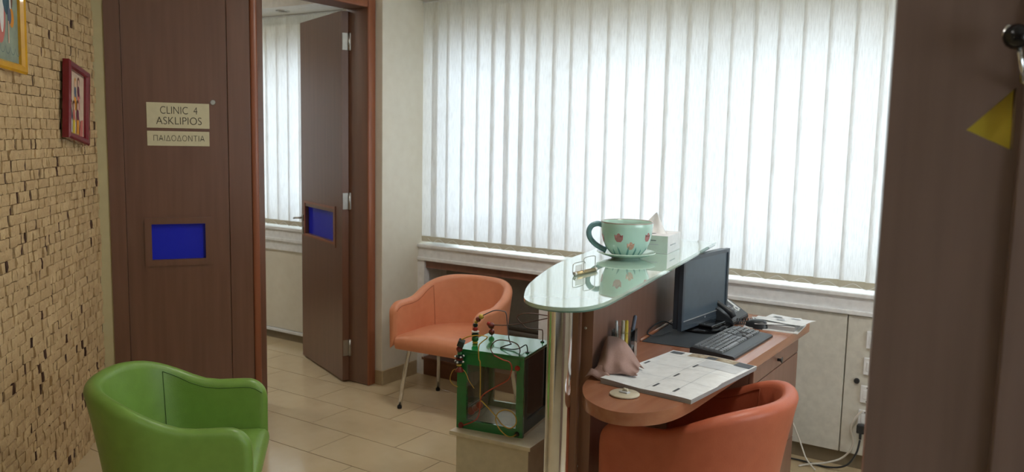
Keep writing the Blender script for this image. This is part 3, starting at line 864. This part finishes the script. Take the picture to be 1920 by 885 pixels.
# telephone
ph = empty('desk_telephone', (-1.222, 3.61, DZ), R(90)); tag(ph, 'black desk telephone with slanted keypad beside the window', 'telephone')
# local x -> towards window, local -y -> towards chair. slanted face falls towards -y
pf = [(-.085, .0), (-.085, .018), (-.078, .024), (.078, .118), (.088, .112), (.088, 0)]
def extr(name, prof_, x0, x1, material, parent, bevel=.003):
    bm = bmesh.new()
    A = [bm.verts.new((x0, y, z)) for y, z in prof_]; B = [bm.verts.new((x1, y, z)) for y, z in prof_]
    n_ = len(prof_)
    bm.faces.new(A); bm.faces.new(B[::-1])
    for i in range(n_): bm.faces.new((A[i], B[i], B[(i+1) % n_], A[(i+1) % n_]))
    bmesh.ops.recalc_face_normals(bm, faces=bm.faces[:])
    if bevel: bmesh.ops.bevel(bm, geom=bm.edges[:], offset=bevel, segments=2, affect='EDGES')
    return from_bm(name, bm, material, parent, smooth=True, angle=14)
extr('body', pf, -.115, .095, 'black', ph)
sl = math.atan2(.094, .156)
def onface(u, v, h=0):  # u along x, v along slope from bottom, h above the face
    y = -.078+v*math.cos(sl)-h*math.sin(sl); z = .024+v*math.sin(sl)+h*math.cos(sl)
    return (u, y, z)
def fbox(name, u, v, du_, dv, h, material):
    o = box(name, -du_/2, du_/2, -dv/2, dv/2, 0, h, material, ph, bevel=.001, seg=1)
    o.location = onface(u, v, .0); o.rotation_euler.x = sl; return o
fbox('label_strip', .066, .098, .020, .135, .002, 'lcd')
fbox('display', .010, .148, .075, .040, .003, 'screen')
for r_ in range(4):
    for q in range(3): fbox('button', -.030+q*.019, .030+r_*.018, .014, .012, .004, 'key')
o = lathe('dial_ring', [(0, 0), (.016, 0), (.016, .004), (.013, .005), (0, .005)], 'lcd', ph, n=20, loc=onface(.040, .040, .0)); o.rotation_euler.x = sl
o = lathe('dial_key', [(0, 0), (.008, 0), (.008, .0065), (0, .0065)], 'key', ph, n=16, loc=onface(.040, .040, .0)); o.rotation_euler.x = sl
hs = [onface(-.090, .004, .010), onface(-.090, .022, .018), onface(-.090, .06, .017), onface(-.090, .12, .017), onface(-.090, .160, .016), onface(-.090, .176, .008)]
tube('handset', hs, [.012, .016, .011, .011, .016, .012], 'black', ph, n=12, smooth_k=0)
coil = []
bz = catmull([onface(-.087, -.01, .01), (-.02, -.12, .02), (.0, -.145, .02), (-.06, -.15, .02), (-.09, -.125, .02), (-.11, -.10, .02)], 24)
for i, p in enumerate(bz):
    a = i*1.1
    coil.append((p.x+.0075*math.cos(a), p.y, p.z+.0075*math.sin(a)-.004))
tube('coiled_cord', coil, .0022, 'black', ph, n=6, smooth_k=2)
# stack of papers
pp = empty('paper_stack', (-.985, 3.60, DZ), R(4)); tag(pp, 'stack of white papers at the far end of the desk', 'papers')
box('folder', -.115, .112, -.095, .10, 0, .004, 'paper', pp)
box('ream', -.095, .095, -.078, .085, .004, .022, 'paperedge', pp)
box('top_sheet', -.094, .094, -.077, .084, .022, .0224, 'paper', pp)
o = box('loose_sheet', -.105, .105, -.074, .074, 0, .0005, 'paper', pp, loc=(.012, .0, .0265), rotz=R(18)); o.rotation_euler.y = R(-2.0)
def sheet(name, w_, h_, curl, material, parent, loc, rz):
    vs, fs = [], []
    for j in range(7):
        for i in range(9):
            u, v = i/8-.5, j/6-.5
            zz = curl*(max(0, u)*2)**2+.002*math.sin(6*v+2*u)
            vs.append((u*w_, v*h_, zz))
    for j in range(6):
        for i in range(8):
            a = j*9+i; fs.append((a, a+1, a+10, a+9))
    o = mesh_obj(name, vs, fs, material, parent, smooth=True); o.location = loc; o.rotation_euler.z = rz; return o
sh = sheet('printed_sheet', .20, .14, .004, 'paper', pp, (.045, .015, .032), R(-14))
for k in range(4): box('print_line', -.07, .03+.01*k, -.05+.025*k, -.048+.025*k, .0, .0, 'ink', None) if False else None
for k, (x, y) in enumerate(((-.05, .02), (-.02, -.02), (.03, .03))): prism('print', [(x-.022, y-.008), (x+.022, y-.006), (x+.016, y+.006), (x-.018, y+.010)], .0035, .0040, 'inkline', sh)
# desk planner
pl = empty('desk_planner', (-1.021, 2.618, DZ), R(-5)); tag(pl, 'large paper desk planner pad with ruled boxes', 'planner')
hw, hl, zt = .163, .255, .017
vs, fs = [], []
nx_, ny_ = 10, 14
def pz(u, v):
    return zt+.003*math.sin(3.1*u+1.4*v)-(.0035*max(0, u*2-.5) if v < -.2 else 0)
for j in range(ny_+1):
    for i in range(nx_+1):
        u, v = i/nx_*2-1, j/ny_*2-1
        vs.append((u*hw, v*hl, pz(u, v)))
for j in range(ny_):
    for i in range(nx_):
        a = j*(nx_+1)+i; fs.append((a, a+1, a+nx_+2, a+nx_+1))
mesh_obj('top_sheet', vs, fs, 'paper', pl, smooth=True)
rim = [(u/nx_*2-1, -1) for u in range(nx_+1)]+[(1, v/ny_*2-1) for v in range(1, ny_+1)]+[(u/nx_*2-1, 1) for u in range(nx_-1, -1, -1)]+[(-1, v/ny_*2-1) for v in range(ny_-1, 0, -1)]
vs = [(u*hw, v*hl, pz(u, v)-.0002) for u, v in rim]+[(u*hw*.992, v*hl*.994, .0) for u, v in rim]; n = len(rim)
mesh_obj('page_edges', vs, [(i, n+i, n+(i+1) % n, (i+1) % n) for i in range(n)], 'paperedge', pl)
def print_patch(name, u0, u1, v0, v1, material, lift=.0006):
    vs, fs = [], []
    a, b = 6, 6
    for j in range(b+1):
        for i in range(a+1):
            u = u0+(u1-u0)*i/a; v = v0+(v1-v0)*j/b
            vs.append((u*hw, v*hl, pz(u, v)+lift))
    for j in range(b):
        for i in range(a):
            q = j*(a+1)+i; fs.append((q, q+1, q+a+2, q+a+1))
    return mesh_obj(name, vs, fs, material, pl, smooth=True)
print_patch('photo_strip', -.5, .96, .80, .985, 'photo')
print_patch('month_tab', -.95, -.66, .83, .95, 'ink', .001)
print_patch('month_tab', -.06, .17, .80, .92, 'ink', .001)
print_patch('corner_logo', .62, .97, .76, .97, 'ink', .0014)
print_patch('tinted_box', .02, .93, .38, .74, 'tint')
for u in (-.03, .52): print_patch('ruled_line', u-.004, u+.004, -.95, .72, 'inkline', .0008)
for v in (-.38, .17, .72): print_patch('ruled_line', -.95, .95, v-.003, v+.003, 'inkline', .0008)
for u, v in ((-.93, .05), (.02, .30), (.02, -.25), (.02, -.80), (.50, -.85)): print_patch('day_caption', u, u+.05, v-.02, v+.14, 'ink', .001)
# round white holder with a little ornament
cs = empty('round_coaster', (-1.085, 2.312, DZ)); tag(cs, 'round white coaster with small pale ornament near the desk end', 'coaster')
lathe('disc', [(0, 0), (.043, 0), (.047, .003), (.047, .006), (.044, .008), (0, .008)], 'cream2', cs, n=36)
prism('ornament_base', [(-.016, -.008), (.012, -.010), (.017, .004), (.004, .010), (-.012, .007)], .008, .013, 'tint', cs, bevel=.001)
tube('ornament_peak', [(-.006, 0, .012), (-.002, .002, .020), (.002, .0, .017), (.006, .002, .019), (.009, .0, .012)], .004, 'cream2', cs, n=8, smooth_k=4)
# pen box and cloth
pb = empty('pen_box', (-1.243, 2.630, DZ), R(7)); tag(pb, 'clear plastic pen box half covered by the cloth', 'pen holder')
for nm, a in (('wall', (-.036, .036, -.036, -.034, 0, .13)), ('wall', (-.036, .036, .034, .036, 0, .13)), ('wall', (-.036, -.034, -.036, .036, 0, .13)), ('wall', (.034, .036, -.036, .036, 0, .13)), ('base', (-.036, .036, -.036, .036, 0, .003))):
    box(nm, *a, 'acrylic', pb)
def pen(x, y, tx, ty, ln, r_, material, tip, label):
    o = empty('pen', (-1.243+x*.85, 2.630+y*.85, DZ+.004)); tag(o, label, 'pen')
    d = Vector((tx, ty, 1)).normalized()
    P = lambda t: tuple(d*t)
    tube('barrel', [P(.0), P(.02), P(ln*.72)], [r_*.3, r_, r_], material, o, n=10)
    cp = tube('cap', [P(ln*.70), P(ln*.72), P(ln*.97), P(ln)], [r_*1.12, r_*1.12, r_*1.05, r_*.7], tip, o, n=10)
    box('clip', -.0012, .0012, r_, r_+.002, 0, ln*.2, tip, cp, loc=P(ln*.76))
pen(-.022, -.018, -.02, -.06, .158, .0055, 'whitebead', 'silver', 'pale grey pen, leftmost in the clear pen box')
pen(-.008, -.002, .02, -.03, .158, .0060, 'whitebead', 'cream2', 'white marker pen, second from the left in the pen box')
pen(.002, .014, .0, -.01, .156, .0060, 'lemon', 'lemon', 'yellow-green highlighter in the clear pen box')
pen(.010, .010, .08, .16, .175, .0065, 'teal2', 'slate', 'slanted blue pen standing out of the pen box')
# cloth draped over the box
cl = empty('cleaning_cloth', (-1.20, 2.60, DZ)); tag(cl, 'mauve cloth draped in folds over the pen box beside the planner', 'cloth')
cols_ = [[(-1.275, 2.553, .862), (-1.272, 2.498, .800), (-1.244, 2.419, .765)], [(-1.265, 2.556, .865), (-1.220, 2.443, .815), (-1.205, 2.414, .775)], [(-1.247, 2.570, .863), (-1.200, 2.470, .820), (-1.182, 2.433, .780)], [(-1.217, 2.573, .850), (-1.171, 2.481, .815), (-1.154, 2.441, .785)], [(-1.173, 2.551, .822), (-1.150, 2.491, .800), (-1.128, 2.443, .783)], [(-1.133, 2.524, .792), (-1.120, 2.488, .785), (-1.113, 2.456, .779)]]
G = []
for k, (A, B, C) in enumerate(cols_):
    A, B, C = [Vector(p)-Vector((-1.20, 2.60, DZ)) for p in (A, B, C)]
    back = Vector((A.x-.004, A.y+.022, A.z-.004)); back2 = Vector((A.x+.004, A.y+.030, max(.024, A.z-.05)))
    mid = (A+B)/2+Vector((.004, -.010, .006)); low = (B+C)/2+Vector((.002, -.014 if k % 2 else -.006, .004))
    tuck = Vector((C.x-.004, C.y+.018, max(.012, C.z-.014)))
    G.append(catmull([back2, back, A, mid, B, low, C, tuck], 4))
nr = len(G[0]); vs, fs = [], []
fine = [catmull([G[i][j] for i in range(6)], 5) for j in range(nr)]
nc_ = len(fine[0])
for j in range(nr):
    for i in range(nc_):
        p = fine[j][i]; u = i/(nc_-1); v = j/(nr-1)
        wv = .0045*math.sin(11*u+3*v)*v
        vs.append((p.x+wv*.5, p.y-wv, max(.006 if p.x < -.01 else .022, p.z+wv)))
for j in range(nr-1):
    for i in range(nc_-1):
        a = j*nc_+i; fs.append((a, a+1, a+nc_+1, a+nc_))
o = mesh_obj('drape', vs, fs, 'cloth', cl, smooth=True)
sd = o.modifiers.new('thick', 'SOLIDIFY'); sd.thickness = .0025; sd.offset = 1
vs, fs = [], []
NI_, NJ_ = 16, 12
for i in range(NI_+1):
    for j in range(NJ_+1):
        u, v = i/NI_, j/NJ_
        x = -.066+.075*u+.010*math.sin(5*v+2*u); y = -.215+.055*v+.030*u; zz = .006+.034*math.sin(PI*min(1, v*.9+.05))*(.35+.65*math.sin(2.4*u+.6))+.007*math.sin(9*u+5*v)
        vs.append((x, y, max(.004, zz)))
for i in range(NI_):
    for j in range(NJ_):
        a = i*(NJ_+1)+j; fs.append((a, a+1, a+NJ_+2, a+NJ_+1))
o = mesh_obj('crumpled_corner', vs, fs, 'cloth', cl, smooth=True)
sd = o.modifiers.new('thick', 'SOLIDIFY'); sd.thickness = .0025; sd.offset = 1

# ------------------------------------------------------------------ things on the counter
GZ = 1.101
sa = empty('saucer', (-1.362, 2.868, GZ)); tag(sa, 'pale glazed saucer under the giant tea cup', 'saucer')
lathe('dish', [(0, 0), (.055, 0), (.058, .004), (.085, .012), (.108, .021), (.113, .0245), (.111, .0265), (.082, .0175), (.06, .011), (0, .010)], 'saucer', sa, n=56)
cu = empty('giant_teacup', (-1.362, 2.868, GZ+.0105)); tag(cu, 'oversized mint-green teacup planter with tulip decoration on the counter', 'teacup')
cup_prof = [(0, 0), (.050, 0), (.054, .003), (.062, .010), (.078, .030), (.089, .055), (.095, .085), (.098, .112), (.099, .127)]
CH = .006
lathe('cup_body', cup_prof+[(.0975, .130), (.095, .128), (.0935, .112), (.088, .07), (.07, .03), (.04, .012), (0, .010)], 'mint', cu, n=64)
lathe('rim_band', [(.0990, .1265), (.0996, .128), (.0985, .1312), (.0962, .1305), (.0950, .1275)], 'rim', cu, n=64)
def cup_r(z):
    for (r0, z0), (r1, z1) in zip(cup_prof[:-1], cup_prof[1:]):
        if z0 <= z <= z1 and z1 > z0: return r0+(r1-r0)*(z-z0)/(z1-z0)
    return .099
def decal(name, th0, z0, poly, material, lift=.0007):
    """print wrapped on the cup: polygon in (arc length, height)"""
    vs = []
    n_ = len(poly)
    cxm = sum(p[0] for p in poly)/n_; czm = sum(p[1] for p in poly)/n_
    rings = 4
    for k in range(rings+1):
        f = k/rings
        for s, z in poly:
            ss_ = cxm+(s-cxm)*f; zz = z0+czm+(z-czm)*f
            r_ = cup_r(zz)+lift; a = th0+ss_/.095
            vs.append((r_*math.cos(a), r_*math.sin(a), zz))
    fs = []
    for k in range(rings):
        for i in range(n_):
            a = k*n_+i; b = k*n_+(i+1) % n_
            fs.append((a, b, b+n_, a+n_))
    return mesh_obj(name, vs, fs, material, cu, smooth=True)
tul = [(-.016, .012), (-.017, .030), (-.010, .025), (-.005, .033), (0, .036), (.005, .033), (.010, .025), (.017, .030), (.016, .012), (.008, .002), (-.008, .002)]
CAMD = math.atan2(-2.868, 1.362)       # direction from cup to camera
for da, zz, mt in ((-.32, .058, 'tulip'), (.18, .030, 'tulip2'), (.98, .060, 'tulip'), (-1.35, .050, 'tulip'), (2.2, .055, 'tulip'), (3.0, .040, 'tulip2')):
    decal('tulip_print', CAMD+da, zz, tul if mt == 'tulip' else [(x*.9, z*.9) for x, z in tul], mt)
for k in range(16):
    a = CAMD-3.0+k*.38; h_ = random.uniform(.022, .038); t_ = random.uniform(-.008, .008)
    decal('leaf_print', a, .010, [(-.006, 0), (.006, 0), (.005+t_*.5, h_*.6), (t_, h_), (-.003+t_*.5, h_*.6)], 'leaf')
# handle points away from the tissue box, to the left of the viewer
ha = CAMD-PI/2-.10
hx, hy = math.cos(ha), math.sin(ha)
hp = [(.092, .112), (.112, .117), (.135, .108), (.146, .085), (.140, .060), (.122, .040), (.100, .026), (.076, .016)]
tube('handle', [(hx*r_, hy*r_, z) for r_, z in hp], .0105, 'teal', cu, n=14, smooth_k=6)
lathe('soil_disc', [(0, .086), (.089, .086), (.089, .082), (0, .082)], 'rim', cu, n=40)
# tissue box
tb = empty('tissue_box', (-1.372, 3.165, GZ), R(8)); tag(tb, 'white and pale green tissue box with a tissue pulled out', 'tissue box')
box('carton', -.105, .078, -.100, .100, 0, .072, 'boxwhite', tb, bevel=.0015)
box('front_label', -.104, .077, -.1012, -.0995, .003, .071, 'boxgreen', tb)
for z0, x0, x1 in ((.050, -.03, .030), (.034, -.05, .040)): box('print_line', x0, x1, -.1018, -.1010, z0, z0+.003, 'ink' if z0 > .04 else 'inkline', tb)
box('side_label', .0775, .0790, -.06, .02, .030, .034, 'inkline', tb)
ov = [(math.cos(2*PI*k/28)*.028-.014, math.sin(2*PI*k/28)*.060) for k in range(28)]
prism('opening', ov, .0715, .0726, 'ink', tb)
vs, fs = [], []
tis = [[(-.075, -.020, .072), (-.060, .0, .090), (-.040, .005, .110), (-.018, .0, .135), (-.010, -.004, .142)],
       [(-.040, -.030, .072), (-.036, -.016, .092), (-.030, -.006, .112), (-.016, -.004, .132), (-.009, -.005, .142)],
       [(-.014, -.012, .072), (-.020, .006, .092), (-.020, .004, .114), (-.012, -.002, .132), (-.008, -.005, .142)],
       [(.010, -.034, .072), (.006, -.022, .092), (.002, -.012, .112), (-.004, -.006, .130), (-.007, -.005, .141)],
       [(.036, -.010, .072), (.022, -.004, .090), (.011, -.002, .110), (.0, -.003, .130), (-.006, -.005, .141)],
       [(.010, .030, .072), (.0, .020, .092), (-.004, .010, .112), (-.006, .0, .130), (-.008, -.004, .141)]]
for r_ in tis: vs += [(x*1.25+.012, y*1.2, .072+(z-.072)*1.2) for x, y, z in r_]
for i in range(len(tis)-1):
    for j in range(4):
        a = i*5+j; fs.append((a, a+1, a+6, a+5))
o = mesh_obj('tissue', vs, fs, 'tissue', tb, smooth=True)
ss = o.modifiers.new('smooth', 'SUBSURF'); ss.levels = 2; ss.render_levels = 2
# card holder
ch = empty('card_holder', (-1.305, 2.436, GZ), R(-2)); tag(ch, 'small brass and wire business card holder on the glass counter', 'card holder')
tube('bar', [(0, -.062, .007), (0, .068, .007)], .0065, 'brass', ch, n=12)
for y in (-.064, .070): ball('bar_end', (0, y, .007), .008, 'steel', ch)
def loop_wire(x, y0, y1, z1):
    tube('wire_loop', [(x, y0, .008), (x, y0, z1-.012), (x, y0+.008, z1), (x, y1-.008, z1), (x, y1, z1-.012), (x, y1, .008)], .0014, 'steel', ch, n=6, smooth_k=4)
loop_wire(.006, -.020, .056, .056); loop_wire(-.008, -.066, .012, .040)
box('card', -.0022, -.0016, -.060, .006, .010, .034, 'paper', ch)

# ------------------------------------------------------------------ toy cube and pedestal
pd = empty('display_pedestal', (-1.764, 2.705, 0), R(5)); tag(pd, 'cream laminate pedestal carrying the toy cube', 'pedestal')
box('body', -.155, .165, -.165, .165, 0, .384, 'cream2', pd, bevel=.001)
box('top_board', -.178, .180, -.182, .18, .384, .400, 'cream2', pd, bevel=.0015)
ty = empty('activity_cube', (-1.926, 2.556, .400), R(10)); tag(ty, 'green wooden activity cube toy with bead wires on the pedestal', 'toy')
S_, H_ = .285, .31
leaf_with_hole('front_frame', 0, S_, 0, H_, .042, S_-.030, .035, .262, 0, .014, 'toygreen', ty)
box('front_pane', .042, S_-.030, .006, .009, .035, .262, 'acrylic', ty)
leaf_with_hole('back_frame', 0, S_, 0, H_, .035, S_-.035, .035, .275, S_-.014, S_, 'toygreen', ty)
box('top_board', -.003, S_+.003, -.003, S_+.003, H_, H_+.012, 'toygreen', ty, bevel=.002)
box('floor_board', .0, S_, .014, S_-.014, 0, .012, 'cream2', ty)
for x0, x1 in ((0, .012), (S_-.012, S_)):
    for y0 in (.014, S_-.044): box('corner_post', x0, x1, y0, y0+.030, .012, H_, 'toydark', ty)
    box('side_rail', x0, x1, .044, S_-.044, .012, .06, 'toydark', ty)
    box('side_pane', x0+.004, x0+.007, .044, S_-.044, .06, H_, 'smoke', ty)
yel = [(0.032, -.03, .366), (.05, -.03, .376), (.072, -.03, .385), (.109, -.03, .392), (.139, -.03, .391), (.14, -.03, .384), (.119, -.03, .366), (.109, -.035, .349), (.113, -.04, .303), (.119, -.04, .288), (.121, -.04, .212), (.122, -.04, .144), (.133, -.04, .134), (.191, -.04, .085), (.216, -.04, .058), (.248, -.04, .048), (.272, -.04, .067), (.275, -.045, .096), (.259, -.05, .118), (.235, -.06, .125), (.208, -.06, .109), (.198, -.06, .081), (.208, -.05, .045), (.233, -.04, .018), (.253, -.03, .012), (.262, .002, .014)]
tube('yellow_wire', yel, .0022, 'wirey', ty, n=8, smooth_k=5)
redt = [(.25, .03, .32), (.267, .0, .343), (.257, .0, .366), (.232, -.01, .378), (.182, -.01, .378), (.156, -.01, .36), (.15, -.012, .337), (.169, -.02, .318)]
tube('brown_wire', redt, .0022, 'wireb', ty, n=8, smooth_k=5)
redw = [(.169, -.02, .318), (.209, -.03, .309), (.238, -.035, .305), (.251, -.04, .29), (.249, -.04, .268), (.236, -.04, .236), (.188, -.04, .203), (.136, -.04, .165), (.122, -.04, .136), (.114, -.03, .085), (.091, -.02, .048), (.027, .002, .010)]
tube('red_wire', redw, .0024, 'wirer', ty, n=8, smooth_k=5)
sil = [(.028, .098, .318), (.03, .098, .356), (.032, .095, .408), (.049, .093, .433), (.07, .091, .445), (.116, .088, .468), (.154, .086, .47), (.169, .084, .463), (.177, .081, .42), (.187, .079, .359), (.198, .076, .345)]
tube('grey_wire', sil, .0022, 'wireg', ty, n=8, smooth_k=5)
sil2 = [(.198, .076, .345), (.153, .074, .326), (.171, .072, .325), (.208, .069, .326), (.239, .067, .336), (.264, .065, .352), (.272, .062, .335), (.272, .062, .318)]
tube('dark_wire', sil2, .0022, 'wired', ty, n=8, smooth_k=5)
lathe('wire_socket', [(0, 0), (.008, 0), (.008, .004), (0, .004)], 'wired', ty, n=12, loc=(.272, .062, .322))
brn = [(.034, .25, .318), (.031, .25, .344), (.027, .25, .363), (.045, .25, .369), (.104, .25, .375), (.174, .25, .391), (.277, .25, .422), (.297, .25, .43), (.277, .25, .434), (.187, .25, .434), (.146, .25, .413), (.174, .25, .385), (.199, .25, .371), (.250, .25, .373), (.261, .25, .366), (.261, .25, .318)]
tube('brown_wire', brn, .0022, 'wireb', ty, n=8, smooth_k=5)
lathe('wire_socket', [(0, 0), (.008, 0), (.008, .004), (0, .004)], 'wired', ty, n=12, loc=(.261, .25, .322))
# bead stacks on the wires
for z, r_, h_, mt in ((.327, .011, .010, 'yellow'), (.342, .014, .020, 'greenbead'), (.360, .015, .014, 'darkbead'), (.372, .016, .006, 'whitebead'), (.382, .010, .016, 'red'), (.398, .010, .014, 'darkbead')): bead('bead', (.030, .097, z), r_, h_, mt, ty)
ball('bead', (.034, .095, .412), .008, 'yellow', ty); ball('bead', (.044, .094, .424), .011, 'maroonbead', ty); ball('bead', (.058, .092, .437), .011, 'yellow', ty)
ball('bead', (.032, .25, .338), .013, 'maroonbead', ty); ball('bead', (.030, .25, .365), .014, 'maroonbead', ty); ball('bead', (.020, .248, .372), .010, 'red', ty)
ob = box('cube_bead', -.013, .013, -.013, .013, -.013, .013, 'darkbead', ty, bevel=.003, loc=(.030, -.028, .352)); ob.rotation_euler = (.3, .35, .4)
ball('bead', (.022, -.026, .327), .013, 'maroonbead', ty, squash=.9); bead('bead', (.022, -.024, .309), .009, .010, 'greenbead', ty)
bead('bead', (.020, -.022, .297), .016, .009, 'darkbead', ty); bead('bead', (.020, -.022, .286), .015, .009, 'maroonbead', ty); bead('bead', (.019, -.022, .275), .016, .009, 'darkbead', ty)
for k in range(8):
    a = k*PI/4; ball('dot', (.020+.017*math.cos(a), -.022+.017*math.sin(a), .297 if k % 2 else .276), .0042, 'whitebead', ty, n=8)
bead('bead', (.019, -.022, .262), .010, .010, 'yellow', ty)
lathe('cone_bead', [(0, 0), (.018, 0), (.018, .004), (.007, .018), (0, .018)], 'maroonbead', ty, n=14, loc=(.021, -.020, .236))
tube('yellow_wire', [(.016, -.02, .245), (-.006, -.02, .238), (-.018, -.02, .215), (-.020, -.02, .195), (-.010, -.016, .178), (.004, -.002, .166)], .0014, 'wirey', ty, n=6, smooth_k=5)
tube('yellow_wire', [(.028, -.02, .245), (.042, -.02, .240), (.054, -.02, .222), (.063, -.02, .203), (.085, -.018, .175)], .0014, 'wirey', ty, n=6, smooth_k=5)
for p, r_ in (((.050, .03, .066), .017), ((.068, .03, .080), .014), ((.086, .03, .094), .015)): ball('bead', p, r_, 'red', ty)
lathe('wire_socket', [(0, -.006), (.010, -.006), (.012, 0), (0, 0)], 'maroonbead', ty, n=14, loc=(.020, 0, .012), axis='y')
lathe('wire_socket', [(0, -.006), (.008, -.006), (.010, 0), (0, 0)], 'wired', ty, n=14, loc=(.262, 0, .014), axis='y')
lathe('wire_socket', [(0, -.006), (.009, -.006), (.011, 0), (0, 0)], 'red', ty, n=14, loc=(.258, 0, .274), axis='y')
tube('leaf_bead', [(.085, .02, .262), (.10, .02, .266), (.125, .02, .262)], [.003, .008, .003], 'greenbead', ty, n=8)

# ------------------------------------------------------------------ framed pictures on the stone wall
def picture(name, label, cx, cz, w_, h_, fwid, frame_mat, ground, stand, tilt):
    p = empty(name, (WL[0]+cx*c135+stand*s135, WL[1]+cx*s135-stand*c135, cz), R(135)); tag(p, label, 'picture')
    p.rotation_euler = (0, R(tilt), R(135))
    vs, fs = [], []
    ring = [(0, .014), (0, -.012), (.25, -.018), (.75, -.016), (1, -.006), (1, .010)]
    for k, (f, y) in enumerate(ring):
        x1, z1 = w_/2-fwid*f, h_/2-fwid*f
        vs += [(-x1, y, -z1), (x1, y, -z1), (x1, y, z1), (-x1, y, z1)]
    for k in range(len(ring)-1):
        for i in range(4):
            j = (i+1) % 4; fs.append((k*4+i, k*4+j, k*4+4+j, k*4+4+i))
    bm = bmesh.new(); bv = [bm.verts.new(v) for v in vs]
    for f in fs: bm.faces.new([bv[k] for k in f])
    from_bm('frame', bm, frame_mat, p)
    box('painting', -w_/2+fwid*.9, w_/2-fwid*.9, .004, .010, -h_/2+fwid*.9, h_/2-fwid*.9, ground, p)
    box('back_board', -w_/2+.006, w_/2-.006, .010, .014, -h_/2+.006, h_/2-.006, 'dark', p)
    return p
def ell(cx, cz, rx, rz, n_=16, t0=0): return [(cx+rx*math.cos(2*PI*k/n_+t0), cz+rz*math.sin(2*PI*k/n_+t0)) for k in range(n_)]
lay = [0.0035]
def shape(p, poly, mt):
    lay[0] -= .00012
    return plate('painted_shape', poly, lay[0], mt, p, .0001)
p1 = picture('framed_picture', 'maroon-framed picture of a group of painted figures, hanging crooked on stone', -.405, 1.66, .300, .345, .032, 'maroon', 'canvas', .045, 8)
def figure(p, x, z, s, dress, top, hair):
    shape(p, [(x-.016*s, z-.075*s), (x+.018*s, z-.075*s), (x+.014*s, z+.005*s), (x-.012*s, z+.005*s)], dress)
    shape(p, ell(x, z+.008*s, .016*s, .026*s), top)
    shape(p, ell(x, z+.050*s, .015*s, .022*s), hair)
    shape(p, ell(x, z+.044*s, .010*s, .016*s), 'skin')
    shape(p, [(x+.010*s, z+.015*s), (x+.024*s, z-.02*s), (x+.019*s, z-.024*s), (x+.006*s, z)], top)
figure(p1, -.010, .045, 1.0, 'ochre', 'slate', 'blond'); figure(p1, .035, .055, 1.0, 'rose', 'plum', 'hair')
figure(p1, -.070, -.060, 1.0, 'offwhite', 'slate', 'hair'); figure(p1, -.030, -.062, 1.0, 'lemon', 'rose', 'hair'); figure(p1, .022, -.055, 1.05, 'ochre', 'plum', 'hair')
shape(p1, [(.045, -.138), (.095, -.138), (.095, -.06), (.060, -.07)], 'rose')
lay[0] = .0035
p2 = picture('framed_picture', 'yellow-framed painting at the upper left edge on the stone wall', -1.245, 2.03, .52, .545, .034, 'gold', 'canvas2', .030, 2)
shape(p2, ell(.06, -.06, .05, .12), 'rose'); shape(p2, ell(.075, -.05, .02, .09, t0=.3), 'offwhite'); shape(p2, ell(.12, .05, .045, .12), 'teal2')
shape(p2, ell(.155, .05, .010, .12), 'offwhite'); shape(p2, ell(.17, .06, .012, .10), 'hair'); shape(p2, ell(.165, -.075, .022, .035), 'ochre'); shape(p2, ell(.145, -.07, .018, .03), 'slate')
shape(p2, [(.128, -.17), (.136, -.17), (.138, -.09), (.130, -.09)], 'skin')
for k in range(5):
    cxk = .02+k*.045
    for t in range(10):
        a0, a1 = PI+PI*t/10, PI+PI*(t+1)/10
        q = lambda a, r_: (cxk+r_*math.cos(a), -.185+r_*1.3*math.sin(a))
        shape(p2, [q(a0, .020), q(a1, .020), q(a1, .0185), q(a0, .0185)], 'teal2')

# ------------------------------------------------------------------ wooden door leaf close on the right
E0 = (-.246, 1.504, 0); ER = R(13.46)
d3 = empty('door_3', E0, ER); struct(d3, 'dark wooden door leaf close on the right with a yellow triangular pane', 'door')
box('leaf_core', .001, .95, .020, .05, .005, 2.25, 'nearwood', d3)
Pq, Qq, Rq = (.116, 1.577), (.181, 1.645), (.183, 1.546)
FX = .190
o2 = [(0, .005), (FX, .005), (FX, 2.25), (0, 2.25)]
vs = [(x, 0, z) for x, z in o2+[Pq, Rq, Qq]]+[(x, .020, z) for x, z in o2+[Pq, Rq, Qq]]
fs = [(0, 1, 5, 4), (1, 2, 6, 5), (2, 3, 4, 6), (3, 0, 4), (4, 5, 12, 11), (5, 6, 13, 12), (6, 4, 11, 13), (0, 3, 10, 7), (3, 2, 9, 10), (1, 0, 7, 8)]
bm = bmesh.new(); bv = [bm.verts.new(v) for v in vs]
for f in fs: bm.faces.new([bv[k] for k in f])
from_bm('face_panel', bm, 'nearwood', d3)
pn = mesh_obj('pane', [(Pq[0]-.002, .0195, Pq[1]), (Rq[0]+.002, .0195, Rq[1]-.002), (Qq[0], .0195, Qq[1]+.002)], [(0, 1, 2)], 'yellowpane', d3); pn['label'] = 'yellow triangular pane'
box('stile', FX, .95, -.014, .020, .005, 2.25, 'nearwood', d3, bevel=.003)
hk = empty('coat_hook', (E0[0], E0[1], 0), ER); tag(hk, 'chrome coat hook with a black ball end on the near wooden door', 'hook')
tube('rod', [(.184, -.018, 1.652), (.178, -.035, 1.675), (.171, -.045, 1.70)], .0035, 'chrome', hk, n=12)
lathe('base', [(0, -.008), (.007, -.008), (.009, 0), (0, 0)], 'chrome', hk, n=16, loc=(.196, -.0142, 1.652), axis='y')
tube('base_link', [(.196, -.020, 1.652), (.184, -.018, 1.652)], .0035, 'chrome', hk, n=10)
ball('ball_end', (.166, -.048, 1.718), .0195, 'blackgloss', hk, n=24)
tube('ball_collar', [(.156, -.042, 1.705), (.150, -.040, 1.722), (.156, -.038, 1.736)], .004, 'chrome', hk, n=10, smooth_k=4)
